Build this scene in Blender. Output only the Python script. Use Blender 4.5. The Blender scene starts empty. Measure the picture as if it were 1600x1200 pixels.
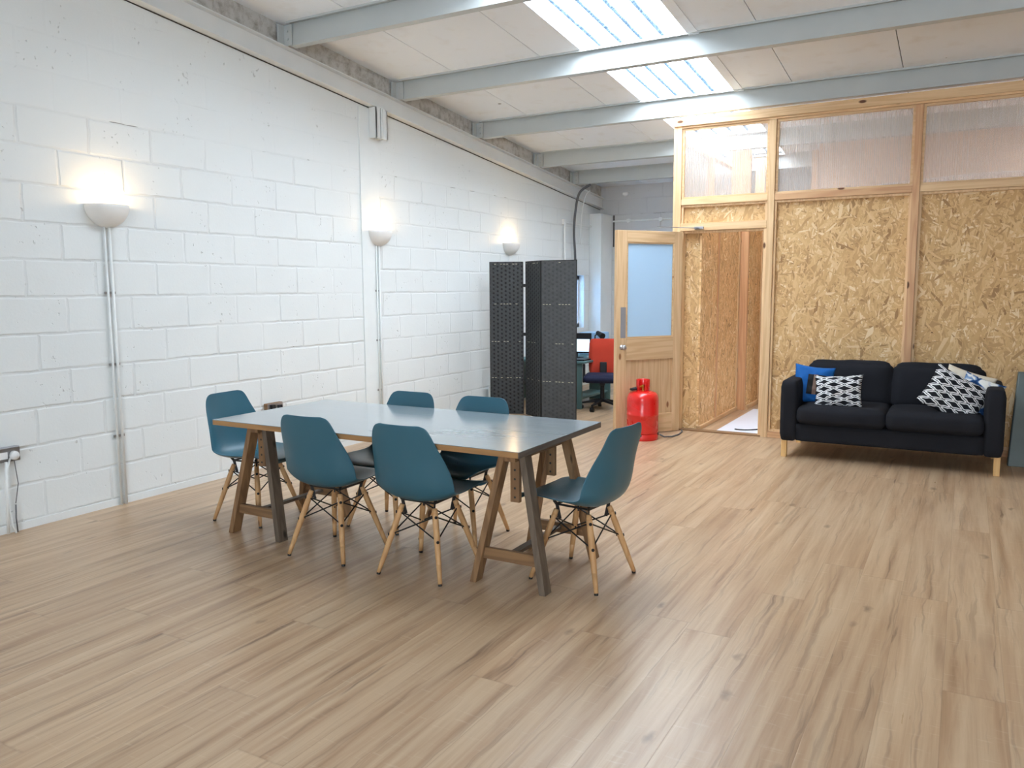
import bpy, bmesh, math, random
from mathutils import Vector, Matrix, noise as mnoise
random.seed(7)
PI = math.pi
sc = bpy.context.scene
COL = sc.collection
WX = -4.909            # left wall plane
CAMH = 1.4312
def zc(y): return 3.53 - .0904*(y - 5.09)        # underside of the roof boards
SL = math.atan(.0904)

# ------------------------------------------------------------------ mesh helpers
def link(name, me, mat=None, parent=None, smooth=False):
    o = bpy.data.objects.new(name, me); COL.objects.link(o)
    if mat is not None:
        for m in (mat if isinstance(mat, (list, tuple)) else [mat]): me.materials.append(m)
    if parent is not None: o.parent = parent
    if smooth:
        for p in me.polygons: p.use_smooth = True
    return o
class MB:
    def __init__(s): s.v = []; s.f = []; s.mi = []; s.uv = {}
    def add(s, vs, fs, mi=0):
        b = len(s.v); s.v += [tuple(v) for v in vs]
        for f in fs: s.f.append(tuple(b + i for i in f)); s.mi.append(mi)
        return s
    def box(s, x0, x1, y0, y1, z0, z1, mi=0):
        vs = [(x, y, z) for z in (z0, z1) for y in (y0, y1) for x in (x0, x1)]
        return s.add(vs, [(0,2,3,1),(4,5,7,6),(0,1,5,4),(2,6,7,3),(0,4,6,2),(1,3,7,5)], mi)
    def prism(s, pts, fn, mi=0):
        # pts: 4 corners (any quad) extruded by vector fn
        n = len(pts); a = [Vector(p) for p in pts]; b = [p + Vector(fn) for p in a]
        fs = [tuple(range(n))[::-1], tuple(range(n, 2*n))] + [(i, (i+1) % n, n + (i+1) % n, n + i) for i in range(n)]
        return s.add(a + b, fs, mi)
    def beam(s, p, q, w, h, up=(0,0,1), mi=0, w2=None, h2=None):
        p, q = Vector(p), Vector(q); d = (q - p).normalized(); up = Vector(up)
        sx = d.cross(up).normalized(); sy = sx.cross(d).normalized()
        w2 = w2 or w; h2 = h2 or h; vs = []
        for c, ww, hh in ((p, w, h), (q, w2, h2)):
            for a, b in ((-1,-1),(1,-1),(1,1),(-1,1)): vs.append(c + sx*a*ww/2 + sy*b*hh/2)
        return s.add(vs, [(3,2,1,0),(4,5,6,7),(0,1,5,4),(1,2,6,5),(2,3,7,6),(3,0,4,7)], mi)
    def cyl(s, p, q, r, r2=None, n=14, mi=0, cap=True):
        p, q = Vector(p), Vector(q); d = (q - p).normalized()
        a = d.orthogonal().normalized(); b = d.cross(a); r2 = r if r2 is None else r2
        vs = [p + (a*math.cos(t) + b*math.sin(t))*r for t in [2*PI*i/n for i in range(n)]]
        vs += [q + (a*math.cos(t) + b*math.sin(t))*r2 for t in [2*PI*i/n for i in range(n)]]
        fs = [(i, (i+1) % n, n + (i+1) % n, n + i) for i in range(n)]
        if cap: fs += [tuple(range(n))[::-1], tuple(range(n, 2*n))]
        return s.add(vs, fs, mi)
    def tube(s, pts, r, n=8, mi=0):
        pts = [Vector(p) for p in pts]; rings = []; prev = None
        for i, p in enumerate(pts):
            d = (pts[min(i+1, len(pts)-1)] - pts[max(i-1, 0)]).normalized()
            if prev is None: a = d.orthogonal().normalized()
            else: a = (prev - d*prev.dot(d)).normalized()
            prev = a; b = d.cross(a)
            rings.append([p + (a*math.cos(2*PI*k/n) + b*math.sin(2*PI*k/n))*r for k in range(n)])
        vs = [v for R in rings for v in R]; fs = []
        for i in range(len(pts)-1):
            for k in range(n): fs.append((i*n+k, i*n+(k+1)%n, (i+1)*n+(k+1)%n, (i+1)*n+k))
        fs += [tuple(range(n))[::-1], tuple((len(pts)-1)*n + k for k in range(n))]
        return s.add(vs, fs, mi)
    def lathe(s, prof, c=(0,0,0), n=32, a0=0, a1=2*PI, mi=0, sx=1, sy=1):
        full = abs(a1 - a0 - 2*PI) < 1e-6; m = n if full else n + 1; vs = []
        for r, z in prof:
            for k in range(m):
                t = a0 + (a1 - a0)*k/n; vs.append((c[0] + r*sx*math.cos(t), c[1] + r*sy*math.sin(t), c[2] + z))
        fs = []
        for i in range(len(prof)-1):
            for k in range(n):
                k2 = (k+1) % m if full else k+1
                fs.append((i*m+k, i*m+k2, (i+1)*m+k2, (i+1)*m+k))
        return s.add(vs, fs, mi)
    def build(s, name, mat=None, parent=None, bevel=0, seg=2, smooth=False, loc=None, autosm=False):
        me = bpy.data.meshes.new(name); me.from_pydata(s.v, [], s.f); me.update()
        for p, m in zip(me.polygons, s.mi): p.material_index = m
        bm = bmesh.new(); bm.from_mesh(me)
        bmesh.ops.recalc_face_normals(bm, faces=bm.faces); bm.to_mesh(me); bm.free()
        o = link(name, me, mat, parent, smooth or bool(bevel))
        if bevel:
            b = o.modifiers.new('bevel', 'BEVEL'); b.width = bevel; b.segments = seg; b.limit_method = 'ANGLE'; b.angle_limit = .6
            b.harden_normals = True
        if loc: o.location = loc
        return o
def tag(o, label, cat, group=None):
    o['label'] = label; o['category'] = cat
    if group: o['group'] = group
    return o
def struct(o, label=None):
    o['kind'] = 'structure'
    if label: o['label'] = label
    return o
def empty(name, loc=(0,0,0), rz=0):
    o = bpy.data.objects.new(name, None); COL.objects.link(o); o.location = loc; o.rotation_euler = (0,0,rz)
    o.empty_display_size = .1; return o
def copy_tree(o, parent=None):
    c = o.copy(); COL.objects.link(c)
    if parent is not None: c.parent = parent
    for ch in list(o.children): copy_tree(ch, c)
    return c
def rbox(name, x0, x1, y0, y1, z0, z1, r, mat, parent, puff=0., seed=0, wr=0., nx=14, ny=14, nz=6):
    """upholstered block: rounded box with slight puff and wrinkles"""
    cx, cy, cz = (x0+x1)/2, (y0+y1)/2, (z0+z1)/2; hx, hy, hz = (x1-x0)/2, (y1-y0)/2, (z1-z0)/2
    bm = bmesh.new(); idx = {}
    N = (nx, ny, nz)
    def vert(i, j, k):
        key = (i, j, k)
        if key in idx: return idx[key]
        u, v, w = 2*i/nx-1, 2*j/ny-1, 2*k/nz-1
        def e(t, h):     # denser near the edges
            return math.copysign(1-(1-abs(t))**1.35, t)
        p = Vector((e(u,hx)*hx, e(v,hy)*hy, e(w,hz)*hz))
        inner = Vector((max(-(hx-r), min(hx-r, p.x)), max(-(hy-r), min(hy-r, p.y)), max(-(hz-r), min(hz-r, p.z))))
        d = p - inner
        if d.length > 1e-6: p = inner + d.normalized()*min(r, d.length)
        if puff:
            p.x += puff*(1 if u > 0 else -1)*(abs(u) > .98)*(1-v*v)*(1-w*w)
            p.y += puff*(1 if v > 0 else -1)*(abs(v) > .98)*(1-u*u)*(1-w*w)
            p.z += puff*(1 if w > 0 else -1)*(abs(w) > .98)*(1-u**4)*(1-v**4)
        if wr:
            q = p*7 + Vector((seed*3.1, seed, 0)); p += d.normalized()*wr*mnoise.noise(q) if d.length > 1e-6 else Vector()
        idx[key] = bm.verts.new(p + Vector((cx, cy, cz))); return idx[key]
    for (A, B, Cx) in ((0,1,2),(0,2,1),(1,2,0)):
        for side in (0, N[Cx]):
            for a in range(N[A]):
                for b in range(N[B]):
                    q = []
                    for da, db in ((0,0),(1,0),(1,1),(0,1)):
                        t = [0,0,0]; t[A] = a+da; t[B] = b+db; t[Cx] = side; q.append(vert(*t))
                    bm.faces.new(q)
    bmesh.ops.recalc_face_normals(bm, faces=bm.faces)
    me = bpy.data.meshes.new(name); bm.to_mesh(me); bm.free()
    return link(name, me, mat, parent, True)

# ------------------------------------------------------------------ materials
def srgb(r, g, b):
    return tuple((c/255/12.92 if c/255 <= .04045 else ((c/255+.055)/1.055)**2.4) for c in (r, g, b)) + (1,)
class NT:
    def __init__(s, name):
        s.m = bpy.data.materials.new(name); s.m.use_nodes = True; s.t = s.m.node_tree; s.t.nodes.clear()
        s.out = s.n('ShaderNodeOutputMaterial')
    def n(s, typ, **kw):
        nd = s.t.nodes.new(typ)
        for k, v in kw.items(): setattr(nd, k, v)
        return nd
    def l(s, a, b): s.t.links.new(a, b)
    def set(s, sock, val):
        if isinstance(val, bpy.types.NodeSocket): s.l(val, sock)
        else: sock.default_value = val
    def math(s, op, a, b=0., c=0., clamp=False):
        nd = s.n('ShaderNodeMath', operation=op); nd.use_clamp = clamp
        for i, v in enumerate((a, b, c)): s.set(nd.inputs[i], v)
        return nd.outputs[0]
    def vmath(s, op, a, b):
        nd = s.n('ShaderNodeVectorMath', operation=op); s.set(nd.inputs[0], a); s.set(nd.inputs[1], b); return nd.outputs[0]
    def coord(s, kind='Object'): return s.n('ShaderNodeTexCoord').outputs[kind]
    def pos(s): return s.n('ShaderNodeNewGeometry').outputs['Position']
    def sep(s, v):
        nd = s.n('ShaderNodeSeparateXYZ'); s.l(v, nd.inputs[0]); return nd.outputs
    def comb(s, x, y, z):
        nd = s.n('ShaderNodeCombineXYZ')
        for i, v in enumerate((x, y, z)): s.set(nd.inputs[i], v)
        return nd.outputs[0]
    def noise(s, vec, scale=5, detail=4, rough=.5, dist=0, out=0):
        nd = s.n('ShaderNodeTexNoise'); s.l(vec, nd.inputs['Vector']); nd.inputs['Scale'].default_value = scale
        nd.inputs['Detail'].default_value = detail; nd.inputs['Roughness'].default_value = rough; nd.inputs['Distortion'].default_value = dist
        return nd.outputs[out]
    def ramp(s, fac, stops, interp='LINEAR'):
        nd = s.n('ShaderNodeValToRGB'); cr = nd.color_ramp; cr.interpolation = interp
        while len(cr.elements) < len(stops): cr.elements.new(.5)
        for e, (p, c) in zip(cr.elements, stops):
            e.position = p; e.color = c if isinstance(c, tuple) else (c, c, c, 1)
        s.l(fac, nd.inputs[0]); return nd.outputs[0]
    def mix(s, fac, a, b, mode='MIX'):
        nd = s.n('ShaderNodeMix', data_type='RGBA', blend_type=mode); s.set(nd.inputs[0], fac)
        s.set(nd.inputs[6], a); s.set(nd.inputs[7], b); return nd.outputs[2]
    def bump(s, h, strength=.3, dist=.01, normal=None):
        nd = s.n('ShaderNodeBump'); s.l(h, nd.inputs['Height']); nd.inputs['Strength'].default_value = strength
        nd.inputs['Distance'].default_value = dist
        if normal is not None: s.l(normal, nd.inputs['Normal'])
        return nd.outputs[0]
    def bsdf(s, color, rough=.5, spec=.5, metal=0, normal=None, coat=0, **kw):
        nd = s.n('ShaderNodeBsdfPrincipled'); s.set(nd.inputs['Base Color'], color); s.set(nd.inputs['Roughness'], rough)
        nd.inputs['Specular IOR Level'].default_value = spec; nd.inputs['Metallic'].default_value = metal
        nd.inputs['Coat Weight'].default_value = coat; nd.inputs['Coat Roughness'].default_value = .15
        if normal is not None: s.l(normal, nd.inputs['Normal'])
        for k, v in kw.items(): s.set(nd.inputs[k], v)
        return nd.outputs[0]
    def fin(s, sh): s.l(sh, s.out.inputs[0]); return s.m

def plain(name, rgb, rough=.5, spec=.5, metal=0, var=.04, vs=8, bump=0, bs=60, coat=0, bd=.004):
    t = NT(name); c = srgb(*rgb); v = t.coord()
    nz = t.noise(v, vs, 4)
    col = t.mix(nz, tuple(max(0, x*(1-var*2)) for x in c[:3])+(1,), tuple(min(1, x*(1+var*2)) for x in c[:3])+(1,))
    rn = t.math('MULTIPLY_ADD', nz, .12, rough-.06)
    nrm = t.bump(t.noise(v, bs, 3), bump, bd) if bump else None
    return t.fin(t.bsdf(col, rn, spec, metal, nrm, coat))

def pine(name, axis, base=(226,194,152), dark=(198,158,114), knot=(96,58,34), seed=0, rough=.5, wall=False):
    t = NT(name); x, y, z = t.sep(t.coord())
    a = {'x': (x, y, z), 'y': (y, x, z), 'z': (z, x, y)}[axis]     # a[0] along the grain
    off = t.n('ShaderNodeObjectInfo').outputs['Random']
    o1 = t.math('MULTIPLY', off, 37.)
    vec = t.comb(t.math('ADD', t.math('MULTIPLY', a[0], .6), o1), t.math('MULTIPLY', a[1], 9.), t.math('MULTIPLY', a[2], 9.))
    warp = t.noise(vec, 1.0, 2, out=0)
    rings = t.math('SINE', t.math('MULTIPLY', t.math('ADD', warp, t.math('MULTIPLY', t.math('ADD', a[1], a[2]), .9)), 46.))
    g = t.math('MULTIPLY_ADD', rings, .5, .5)
    fine = t.noise(t.comb(t.math('MULTIPLY', a[0], 3.), t.math('MULTIPLY', a[1], 160.), t.math('MULTIPLY', a[2], 160.)), 1., 3)
    c = t.mix(t.math('MULTIPLY', g, .55), srgb(*base), srgb(*dark))
    c = t.mix(t.math('MULTIPLY', fine, .25), c, srgb(*dark))
    kv = t.n('ShaderNodeTexVoronoi'); kv.inputs['Scale'].default_value = 1.
    t.l(t.comb(t.math('ADD', t.math('MULTIPLY', a[0], 3.1), o1), t.math('MULTIPLY', a[1], 7.), t.math('MULTIPLY', a[2], 7.)), kv.inputs['Vector'])
    kf = t.ramp(kv.outputs['Distance'], [(.07, 1.), (.12, 0.)])
    c = t.mix(kf, c, srgb(*knot))
    hue = t.n('ShaderNodeHueSaturation'); t.set(hue.inputs['Value'], t.math('MULTIPLY_ADD', off, .14, .93)); t.l(c, hue.inputs['Color'])
    return t.fin(t.bsdf(hue.outputs[0], rough, .35, normal=t.bump(fine, .15, .002)))

def osb(name, ax, ay, tint=1., seed=0., vert=1.):
    """oriented strand board: overlapping chips in several directions"""
    t = NT(name); s = t.sep(t.coord()); u, v = s[ax], s[ay]
    best = None; bestc = None
    lays = [(0.10,8,44),(0.8,9,48),(-.65,8,46),(1.45,11,60),(-.25,13,70),(.42,7,36),(-1.1,15,75),(.2,18,90)]
    for i, (ang, s1, s2) in enumerate(lays):
        c_, s_ = math.cos(ang), math.sin(ang)
        al = t.math('ADD', t.math('MULTIPLY', v, c_), t.math('MULTIPLY', u, s_))
        ac = t.math('SUBTRACT', t.math('MULTIPLY', u, c_), t.math('MULTIPLY', v, s_))
        wob = t.noise(t.comb(u, v, i*3.3+seed), 9, 2)
        vo = t.n('ShaderNodeTexVoronoi'); vo.inputs['Scale'].default_value = 1.
        vec = t.comb(t.math('MULTIPLY_ADD', al, s1, i*7.7+seed), t.math('ADD', t.math('MULTIPLY', ac, s2), t.math('MULTIPLY', wob, .7)), float(i)*5.1)
        t.l(vec, vo.inputs['Vector']); vo.inputs['Randomness'].default_value = 1.
        cs = t.n('ShaderNodeSeparateColor'); t.l(vo.outputs['Color'], cs.inputs[0])
        key, tone = cs.outputs[0], cs.outputs[1]
        if best is None: best, bestc = key, tone
        else:
            gt = t.math('GREATER_THAN', key, best)
            nb = t.n('ShaderNodeMix', data_type='FLOAT'); t.l(gt, nb.inputs[0]); t.l(bestc, nb.inputs[2]); t.l(tone, nb.inputs[3])
            bestc = nb.outputs[0]; best = t.math('MAXIMUM', key, best)
    k = tint
    col = t.ramp(bestc, [(0., srgb(140*k,102*k,64*k)), (.06, srgb(180*k,142*k,98*k)), (.3, srgb(203*k,163*k,112*k)), (.6, srgb(216*k,178*k,127*k)), (.88, srgb(228*k,195*k,146*k)), (1., srgb(242*k,222*k,184*k))])
    fine = t.noise(t.comb(t.math('MULTIPLY', u, 90.), t.math('MULTIPLY', v, 30.), 0.), 1.6, 3)
    col = t.mix(t.math('MULTIPLY', fine, .28), col, srgb(188*k,150*k,104*k))
    big = t.noise(t.coord(), 1.3, 2)
    col = t.mix(t.math('MULTIPLY', big, .25), col, srgb(200*k,166*k,118*k))
    sp = t.ramp(t.noise(t.coord(), 46, 2), [(.22, 1.), (.27, 0.)])
    col = t.mix(sp, col, srgb(84,54,30))
    return t.fin(t.bsdf(col, .62, .3, normal=t.bump(bestc, .25, .003)))

def floor_mat():
    t = NT('oak_laminate'); p = t.pos(); x, y, z = t.sep(p)
    W, L = .192, 2.2
    row = t.math('FLOOR', t.math('DIVIDE', x, W))
    wn = t.n('ShaderNodeTexWhiteNoise', noise_dimensions='1D'); t.l(row, wn.inputs['W'])
    yo = t.math('DIVIDE', t.math('ADD', y, t.math('MULTIPLY', wn.outputs[0], L)), L)
    col_i = t.math('FLOOR', yo)
    wn2 = t.n('ShaderNodeTexWhiteNoise', noise_dimensions='2D'); t.l(t.comb(row, col_i, 0.), wn2.inputs['Vector'])
    r1 = t.sep(wn2.outputs['Color'])
    fx = t.math('FRACT', t.math('DIVIDE', x, W)); fy = t.math('FRACT', yo)
    ex = t.math('MINIMUM', fx, t.math('SUBTRACT', 1., fx)); ey = t.math('MINIMUM', fy, t.math('SUBTRACT', 1., fy))
    gx = t.ramp(ex, [(0., 1.), (.012, 0.)]); gy = t.ramp(ey, [(0., .6), (.0009, 0.)])
    groove = t.math('MAXIMUM', gx, gy)
    sx = t.math('ADD', x, t.math('MULTIPLY', r1[0], 9.)); sy = t.math('ADD', y, t.math('MULTIPLY', r1[1], 17.))
    g1 = t.noise(t.comb(t.math('MULTIPLY', sx, 16.), t.math('MULTIPLY', sy, .75), 0.), 1., 5, .6, .5)
    g2 = t.noise(t.comb(t.math('MULTIPLY', sx, 95.), t.math('MULTIPLY', sy, 3.2), 0.), 1., 4, .6)
    g3 = t.noise(t.comb(t.math('MULTIPLY', sx, 10.), t.math('MULTIPLY', sy, .9), 4.), 1., 3, .5, .3)
    base = t.ramp(g1, [(.25, srgb(158,122,88)), (.42, srgb(188,155,121)), (.58, srgb(206,177,143)), (.8, srgb(220,195,163))])
    base = t.mix(t.math('MULTIPLY', g2, .33), base, srgb(170,136,102))
    # long dark grain streaks and knots
    st = t.ramp(g3, [(.58, 0.), (.72, 1.)])
    st2 = t.ramp(t.noise(t.comb(t.math('MULTIPLY', t.math('ADD', sx, t.math('MULTIPLY', t.noise(p, 4, 2), .05)), 36.), t.math('MULTIPLY', sy, 1.0), 7.), 1., 4, .55, .3), [(.57, 0.), (.66, 1.)])
    base = t.mix(t.math('MULTIPLY', st, .5), base, srgb(146,112,84))
    base = t.mix(t.math('MULTIPLY', t.math('MULTIPLY', st2, .75), t.math('ADD', st, .45, clamp=True)), base, srgb(116,88,68))
    kv = t.n('ShaderNodeTexVoronoi'); kv.inputs['Scale'].default_value = 1.
    kx = t.math('ADD', t.math('MULTIPLY', sx, 5.5), t.math('MULTIPLY', t.noise(p, 14, 2), .35))
    t.l(t.comb(kx, t.math('MULTIPLY', sy, 2.3), 0.), kv.inputs['Vector'])
    kn = t.ramp(kv.outputs['Distance'], [(.035, 1.), (.12, 0.)])
    kn = t.math('MULTIPLY', kn, t.math('GREATER_THAN', t.sep(kv.outputs['Color'])[0], .45))
    base = t.mix(t.math('MULTIPLY', kn, .6), base, srgb(104,82,64))
    # saw marks across the board
    sm = t.ramp(t.noise(t.comb(t.math('MULTIPLY', sx, 9.), t.math('MULTIPLY', sy, 60.), 2.), 1., 2), [(.62, 0.), (.72, 1.)])
    base = t.mix(t.math('MULTIPLY', sm, .13), base, srgb(236,218,192))
    hs = t.n('ShaderNodeHueSaturation'); hs.inputs['Saturation'].default_value = .97; t.set(hs.inputs['Value'], t.math('MULTIPLY_ADD', r1[2], .07, .875)); t.l(base, hs.inputs['Color'])
    c = t.mix(t.math('MULTIPLY', groove, .30), hs.outputs[0], srgb(110,84,62))
    h = t.math('SUBTRACT', t.math('MULTIPLY', g2, .35), groove)
    rough = t.math('MULTIPLY_ADD', t.noise(p, 3, 3), .14, t.math('MULTIPLY_ADD', g2, .1, .20))
    return t.fin(t.bsdf(c, rough, .5, normal=t.bump(h, .14, .0015)))

def block_mat(name, rgb, ph, z0, axis=1, rough=.5, dirty=0., calm=2.52):
    """painted concrete blocks, 450 x 225, with raised mortar lips and pits"""
    t = NT(name); p = t.pos(); s = t.sep(p); u = s[axis]; z = s[2]
    wob = t.noise(p, 2.2, 2); wob2 = t.noise(p, 9., 2)
    zz = t.math('ADD', t.math('SUBTRACT', z, z0), t.math('MULTIPLY_ADD', wob2, .016, -.008))
    rz = t.math('DIVIDE', zz, .225); row = t.math('FLOOR', rz); fz = t.math('FRACT', rz)
    par = t.math('MULTIPLY', t.math('MODULO', t.math('ABSOLUTE', row), 2.), .5)
    wn = t.n('ShaderNodeTexWhiteNoise', noise_dimensions='1D'); t.l(row, wn.inputs['W'])
    uu = t.math('ADD', t.math('DIVIDE', t.math('ADD', t.math('SUBTRACT', u, ph), t.math('MULTIPLY_ADD', wob2, .02, -.01)), .45), par)
    uu = t.math('ADD', uu, t.math('MULTIPLY_ADD', wn.outputs[0], .12, -.06)); fu = t.math('FRACT', uu)
    dz = t.math('MULTIPLY', t.math('MINIMUM', fz, t.math('SUBTRACT', 1., fz)), .225)
    du = t.math('MULTIPLY', t.math('MINIMUM', fu, t.math('SUBTRACT', 1., fu)), .45)
    d = t.math('MINIMUM', dz, du)
    # fade of individual joints where the paint has filled them
    fade = t.ramp(t.noise(t.comb(u, z, 3.), 1.7, 2), [(.36, .25), (.56, 1.)])
    up = t.ramp(t.math('DIVIDE', z, 4.), [(calm/4-.004, 1.), (calm/4+.004, .16)])
    amp = t.math('MULTIPLY', fade, up)
    lip = t.ramp(d, [(0., 0.), (.0045, 0.), (.012, 1.)])       # shallow recess at the joint
    cellr = t.n('ShaderNodeTexWhiteNoise', noise_dimensions='2D'); t.l(t.comb(t.math('FLOOR', uu), row, 0.), cellr.inputs['Vector'])
    cr = t.sep(cellr.outputs['Color'])
    h = t.math('MULTIPLY', t.math('SUBTRACT', lip, 1.), amp)
    fine = t.noise(p, 70, 3); mid = t.noise(p, 14, 3)
    pits = t.ramp(t.noise(p, 38, 2, .4), [(.25, 1.), (.31, 0.)])
    pits = t.math('MULTIPLY', pits, t.ramp(t.noise(p, 3.1, 2), [(.5, 0.), (.62, 1.)]))
    hh = t.math('ADD', h, t.math('ADD', t.math('MULTIPLY', fine, .12), t.math('MULTIPLY', mid, .12)))
    hh = t.math('SUBTRACT', hh, t.math('MULTIPLY', pits, .8))
    hh = t.math('ADD', hh, t.math('MULTIPLY', cr[0], .25))
    c0 = srgb(*rgb)
    c = t.mix(t.noise(p, .9, 3), tuple(x*.95 for x in c0[:3])+(1,), tuple(min(1, x*1.03) for x in c0[:3])+(1,))
    line = t.math('MULTIPLY', t.ramp(d, [(0., 1.), (.0035, 1.), (.006, 0.)]), amp)
    c = t.mix(t.math('MULTIPLY', line, .13), c, srgb(150,156,158))
    # broken dark cracks in a few bed joints
    crk = t.math('MULTIPLY', t.ramp(dz, [(0., 1.), (.003, 0.)]), t.ramp(t.noise(p, 5, 3), [(.6, 0.), (.66, 1.)]))
    hot = t.ramp(t.math('ABSOLUTE', t.math('SUBTRACT', z, 2.523)), [(.0, 1.), (.03, .12)])
    c = t.mix(t.math('MULTIPLY', crk, hot), c, srgb(70,66,60))
    c = t.mix(t.math('MULTIPLY', pits, .35), c, srgb(150,150,146))
    if dirty: c = t.mix(t.math('MULTIPLY', t.ramp(t.noise(p, 11, 5, .7), [(.45, 0.), (.7, 1.)]), dirty), c, srgb(120,112,100))
    return t.fin(t.bsdf(c, rough, .3, normal=t.bump(hh, .75, .006)))

def boards_mat():
    t = NT('painted_roof_board'); p = t.pos()
    n1 = t.noise(p, 1.1, 4); n2 = t.noise(p, 6, 4)
    c = t.mix(n1, srgb(234,240,247), srgb(240,246,253))
    c = t.mix(t.ramp(n2, [(.55, 0.), (.8, .3)]), c, srgb(208,204,198))
    sp = t.ramp(t.noise(p, 9, 1), [(.17, 1.), (.19, 0.)])
    c = t.mix(sp, c, srgb(90,84,78))
    return t.fin(t.bsdf(c, .75, .25, normal=t.bump(n2, .1, .004)))

def trellis_mat(name, crumple=0., na=2.7, nb=5.6):
    t = NT(name); uv = t.coord('UV'); x, y, z = t.sep(uv)
    wob = t.noise(uv, 5, 2); wob2 = t.noise(uv, 4.1, 2)
    k = 2*PI
    a = t.math('MULTIPLY', t.math('ADD', x, t.math('MULTIPLY', t.math('SUBTRACT', wob, .5), .03+crumple)), k*na)
    b = t.math('MULTIPLY', t.math('ADD', y, t.math('MULTIPLY', t.math('SUBTRACT', wob2, .5), .02+crumple)), k*nb)
    f = t.math('ADD', t.math('COSINE', a), t.math('COSINE', b))
    f = t.math('ADD', f, t.math('MULTIPLY', t.math('COSINE', t.math('MULTIPLY', a, 3.)), .2))
    f = t.math('ADD', f, t.math('MULTIPLY', t.math('COSINE', t.math('MULTIPLY', b, 3.)), .12))
    af = t.math('ABSOLUTE', f)
    ln = t.ramp(t.math('DIVIDE', af, 2.), [(.07, 0.), (.11, 1.), (.40, 1.), (.45, 0.)])
    c = t.mix(ln, srgb(26,28,34), srgb(222,224,226))
    return t.fin(t.bsdf(c, .85, .2, normal=t.bump(t.noise(uv, 120, 2), .2, .002)))

def ikat_mat():
    t = NT('blue_white_cotton'); uv = t.coord('UV')
    n = t.noise(uv, 4.2, 2, .4, .9)
    c = t.ramp(n, [(.42, srgb(225,226,222)), (.47, srgb(120,150,190)), (.55, srgb(30,70,120)), (.7, srgb(18,44,84))])
    return t.fin(t.bsdf(c, .85, .2))
def cream_mat():
    t = NT('cream_cotton'); uv = t.coord('UV'); x, y, z = t.sep(uv)
    w = t.n('ShaderNodeTexVoronoi'); w.inputs['Scale'].default_value = 1.
    t.l(t.comb(t.math('MULTIPLY', x, 9.), t.math('MULTIPLY', y, 5.), 0.), w.inputs['Vector'])
    d = t.ramp(w.outputs['Distance'], [(.05, 1.), (.14, 0.)])
    c = t.mix(d, srgb(214,206,190), srgb(90,96,110))
    return t.fin(t.bsdf(c, .88, .2))
def blue_mat():
    t = NT('royal_blue_cotton'); uv = t.coord('UV'); x, y, z = t.sep(uv)
    inx = t.math('MULTIPLY', t.math('GREATER_THAN', x, .36), t.math('LESS_THAN', x, .78))
    iny = t.math('MULTIPLY', t.math('GREATER_THAN', y, .24), t.math('LESS_THAN', y, .76))
    m = t.math('MULTIPLY', inx, iny)
    sk = t.math('MULTIPLY', t.math('GREATER_THAN', x, .5), t.math('LESS_THAN', x, .6))
    c = t.mix(m, srgb(8,88,160), srgb(14,14,18)); c = t.mix(t.math('MULTIPLY', m, sk), c, srgb(120,96,84))
    return t.fin(t.bsdf(c, .7, .3))

def weave_mat(name, s, tone=1., contrast=1.):
    """woven paper rope screen: staggered dark dimples"""
    t = NT(name); x, y, z = t.sep(t.coord())
    u = t.math('MULTIPLY', x, 1/s); v = t.math('MULTIPLY', z, 2/s)
    su = t.math('MULTIPLY', t.math('ADD', u, v), .5); sv = t.math('MULTIPLY', t.math('SUBTRACT', u, v), .5)
    fu = t.math('SUBTRACT', t.math('FRACT', su), .5); fv = t.math('SUBTRACT', t.math('FRACT', sv), .5)
    dx = t.math('MULTIPLY', t.math('ADD', fu, fv), s); dy = t.math('MULTIPLY', t.math('SUBTRACT', fu, fv), s/2)
    d = t.math('SQRT', t.math('ADD', t.math('MULTIPLY', dx, dx), t.math('MULTIPLY', dy, dy)))
    dim = t.ramp(d, [(.008, 1.), (.0155, 0.)])
    base = t.mix(t.noise(t.coord(), 20, 3), srgb(44*tone,46*tone,48*tone), srgb(66*tone,68*tone,70*tone))
    c = t.mix(t.math('MULTIPLY', dim, contrast), base, srgb(14,14,17))
    return t.fin(t.bsdf(c, .5, .4, normal=t.bump(t.math('SUBTRACT', 1., dim), .6*contrast+.1, .006)))

def poly_mat():
    """ribbed twin-wall polycarbonate"""
    t = NT('ribbed_polycarbonate'); x, y, z = t.sep(t.pos())
    a = t.math('ADD', x, y)
    rib = t.math('SINE', t.math('MULTIPLY', a, 2*PI/.017))
    st = t.noise(t.comb(t.math('MULTIPLY', a, 60.), t.math('MULTIPLY', z, 1.2), 0.), 1., 3)
    nrm = t.bump(rib, .35, .002)
    tr = t.n('ShaderNodeBsdfTransparent'); tr.inputs[0].default_value = srgb(248,247,246)
    tl = t.n('ShaderNodeBsdfTranslucent'); tl.inputs[0].default_value = srgb(240,232,226)
    df = t.n('ShaderNodeBsdfDiffuse'); df.inputs[0].default_value = srgb(226,216,210)
    gl = t.n('ShaderNodeBsdfGlossy'); gl.inputs['Roughness'].default_value = .22; t.l(nrm, gl.inputs['Normal']); t.l(nrm, df.inputs['Normal'])
    m0 = t.n('ShaderNodeMixShader'); m0.inputs[0].default_value = .5; t.l(tl.outputs[0], m0.inputs[1]); t.l(df.outputs[0], m0.inputs[2])
    m1 = t.n('ShaderNodeMixShader'); t.l(t.math('MULTIPLY_ADD', t.math('ADD', t.math('MULTIPLY', rib, .55), t.math('MULTIPLY', st, 1.3)), .16, .16), m1.inputs[0])
    t.l(tr.outputs[0], m1.inputs[1]); t.l(m0.outputs[0], m1.inputs[2])
    m2 = t.n('ShaderNodeMixShader'); m2.inputs[0].default_value = .09; t.l(m1.outputs[0], m2.inputs[1]); t.l(gl.outputs[0], m2.inputs[2])
    return t.fin(m2.outputs[0])

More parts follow.
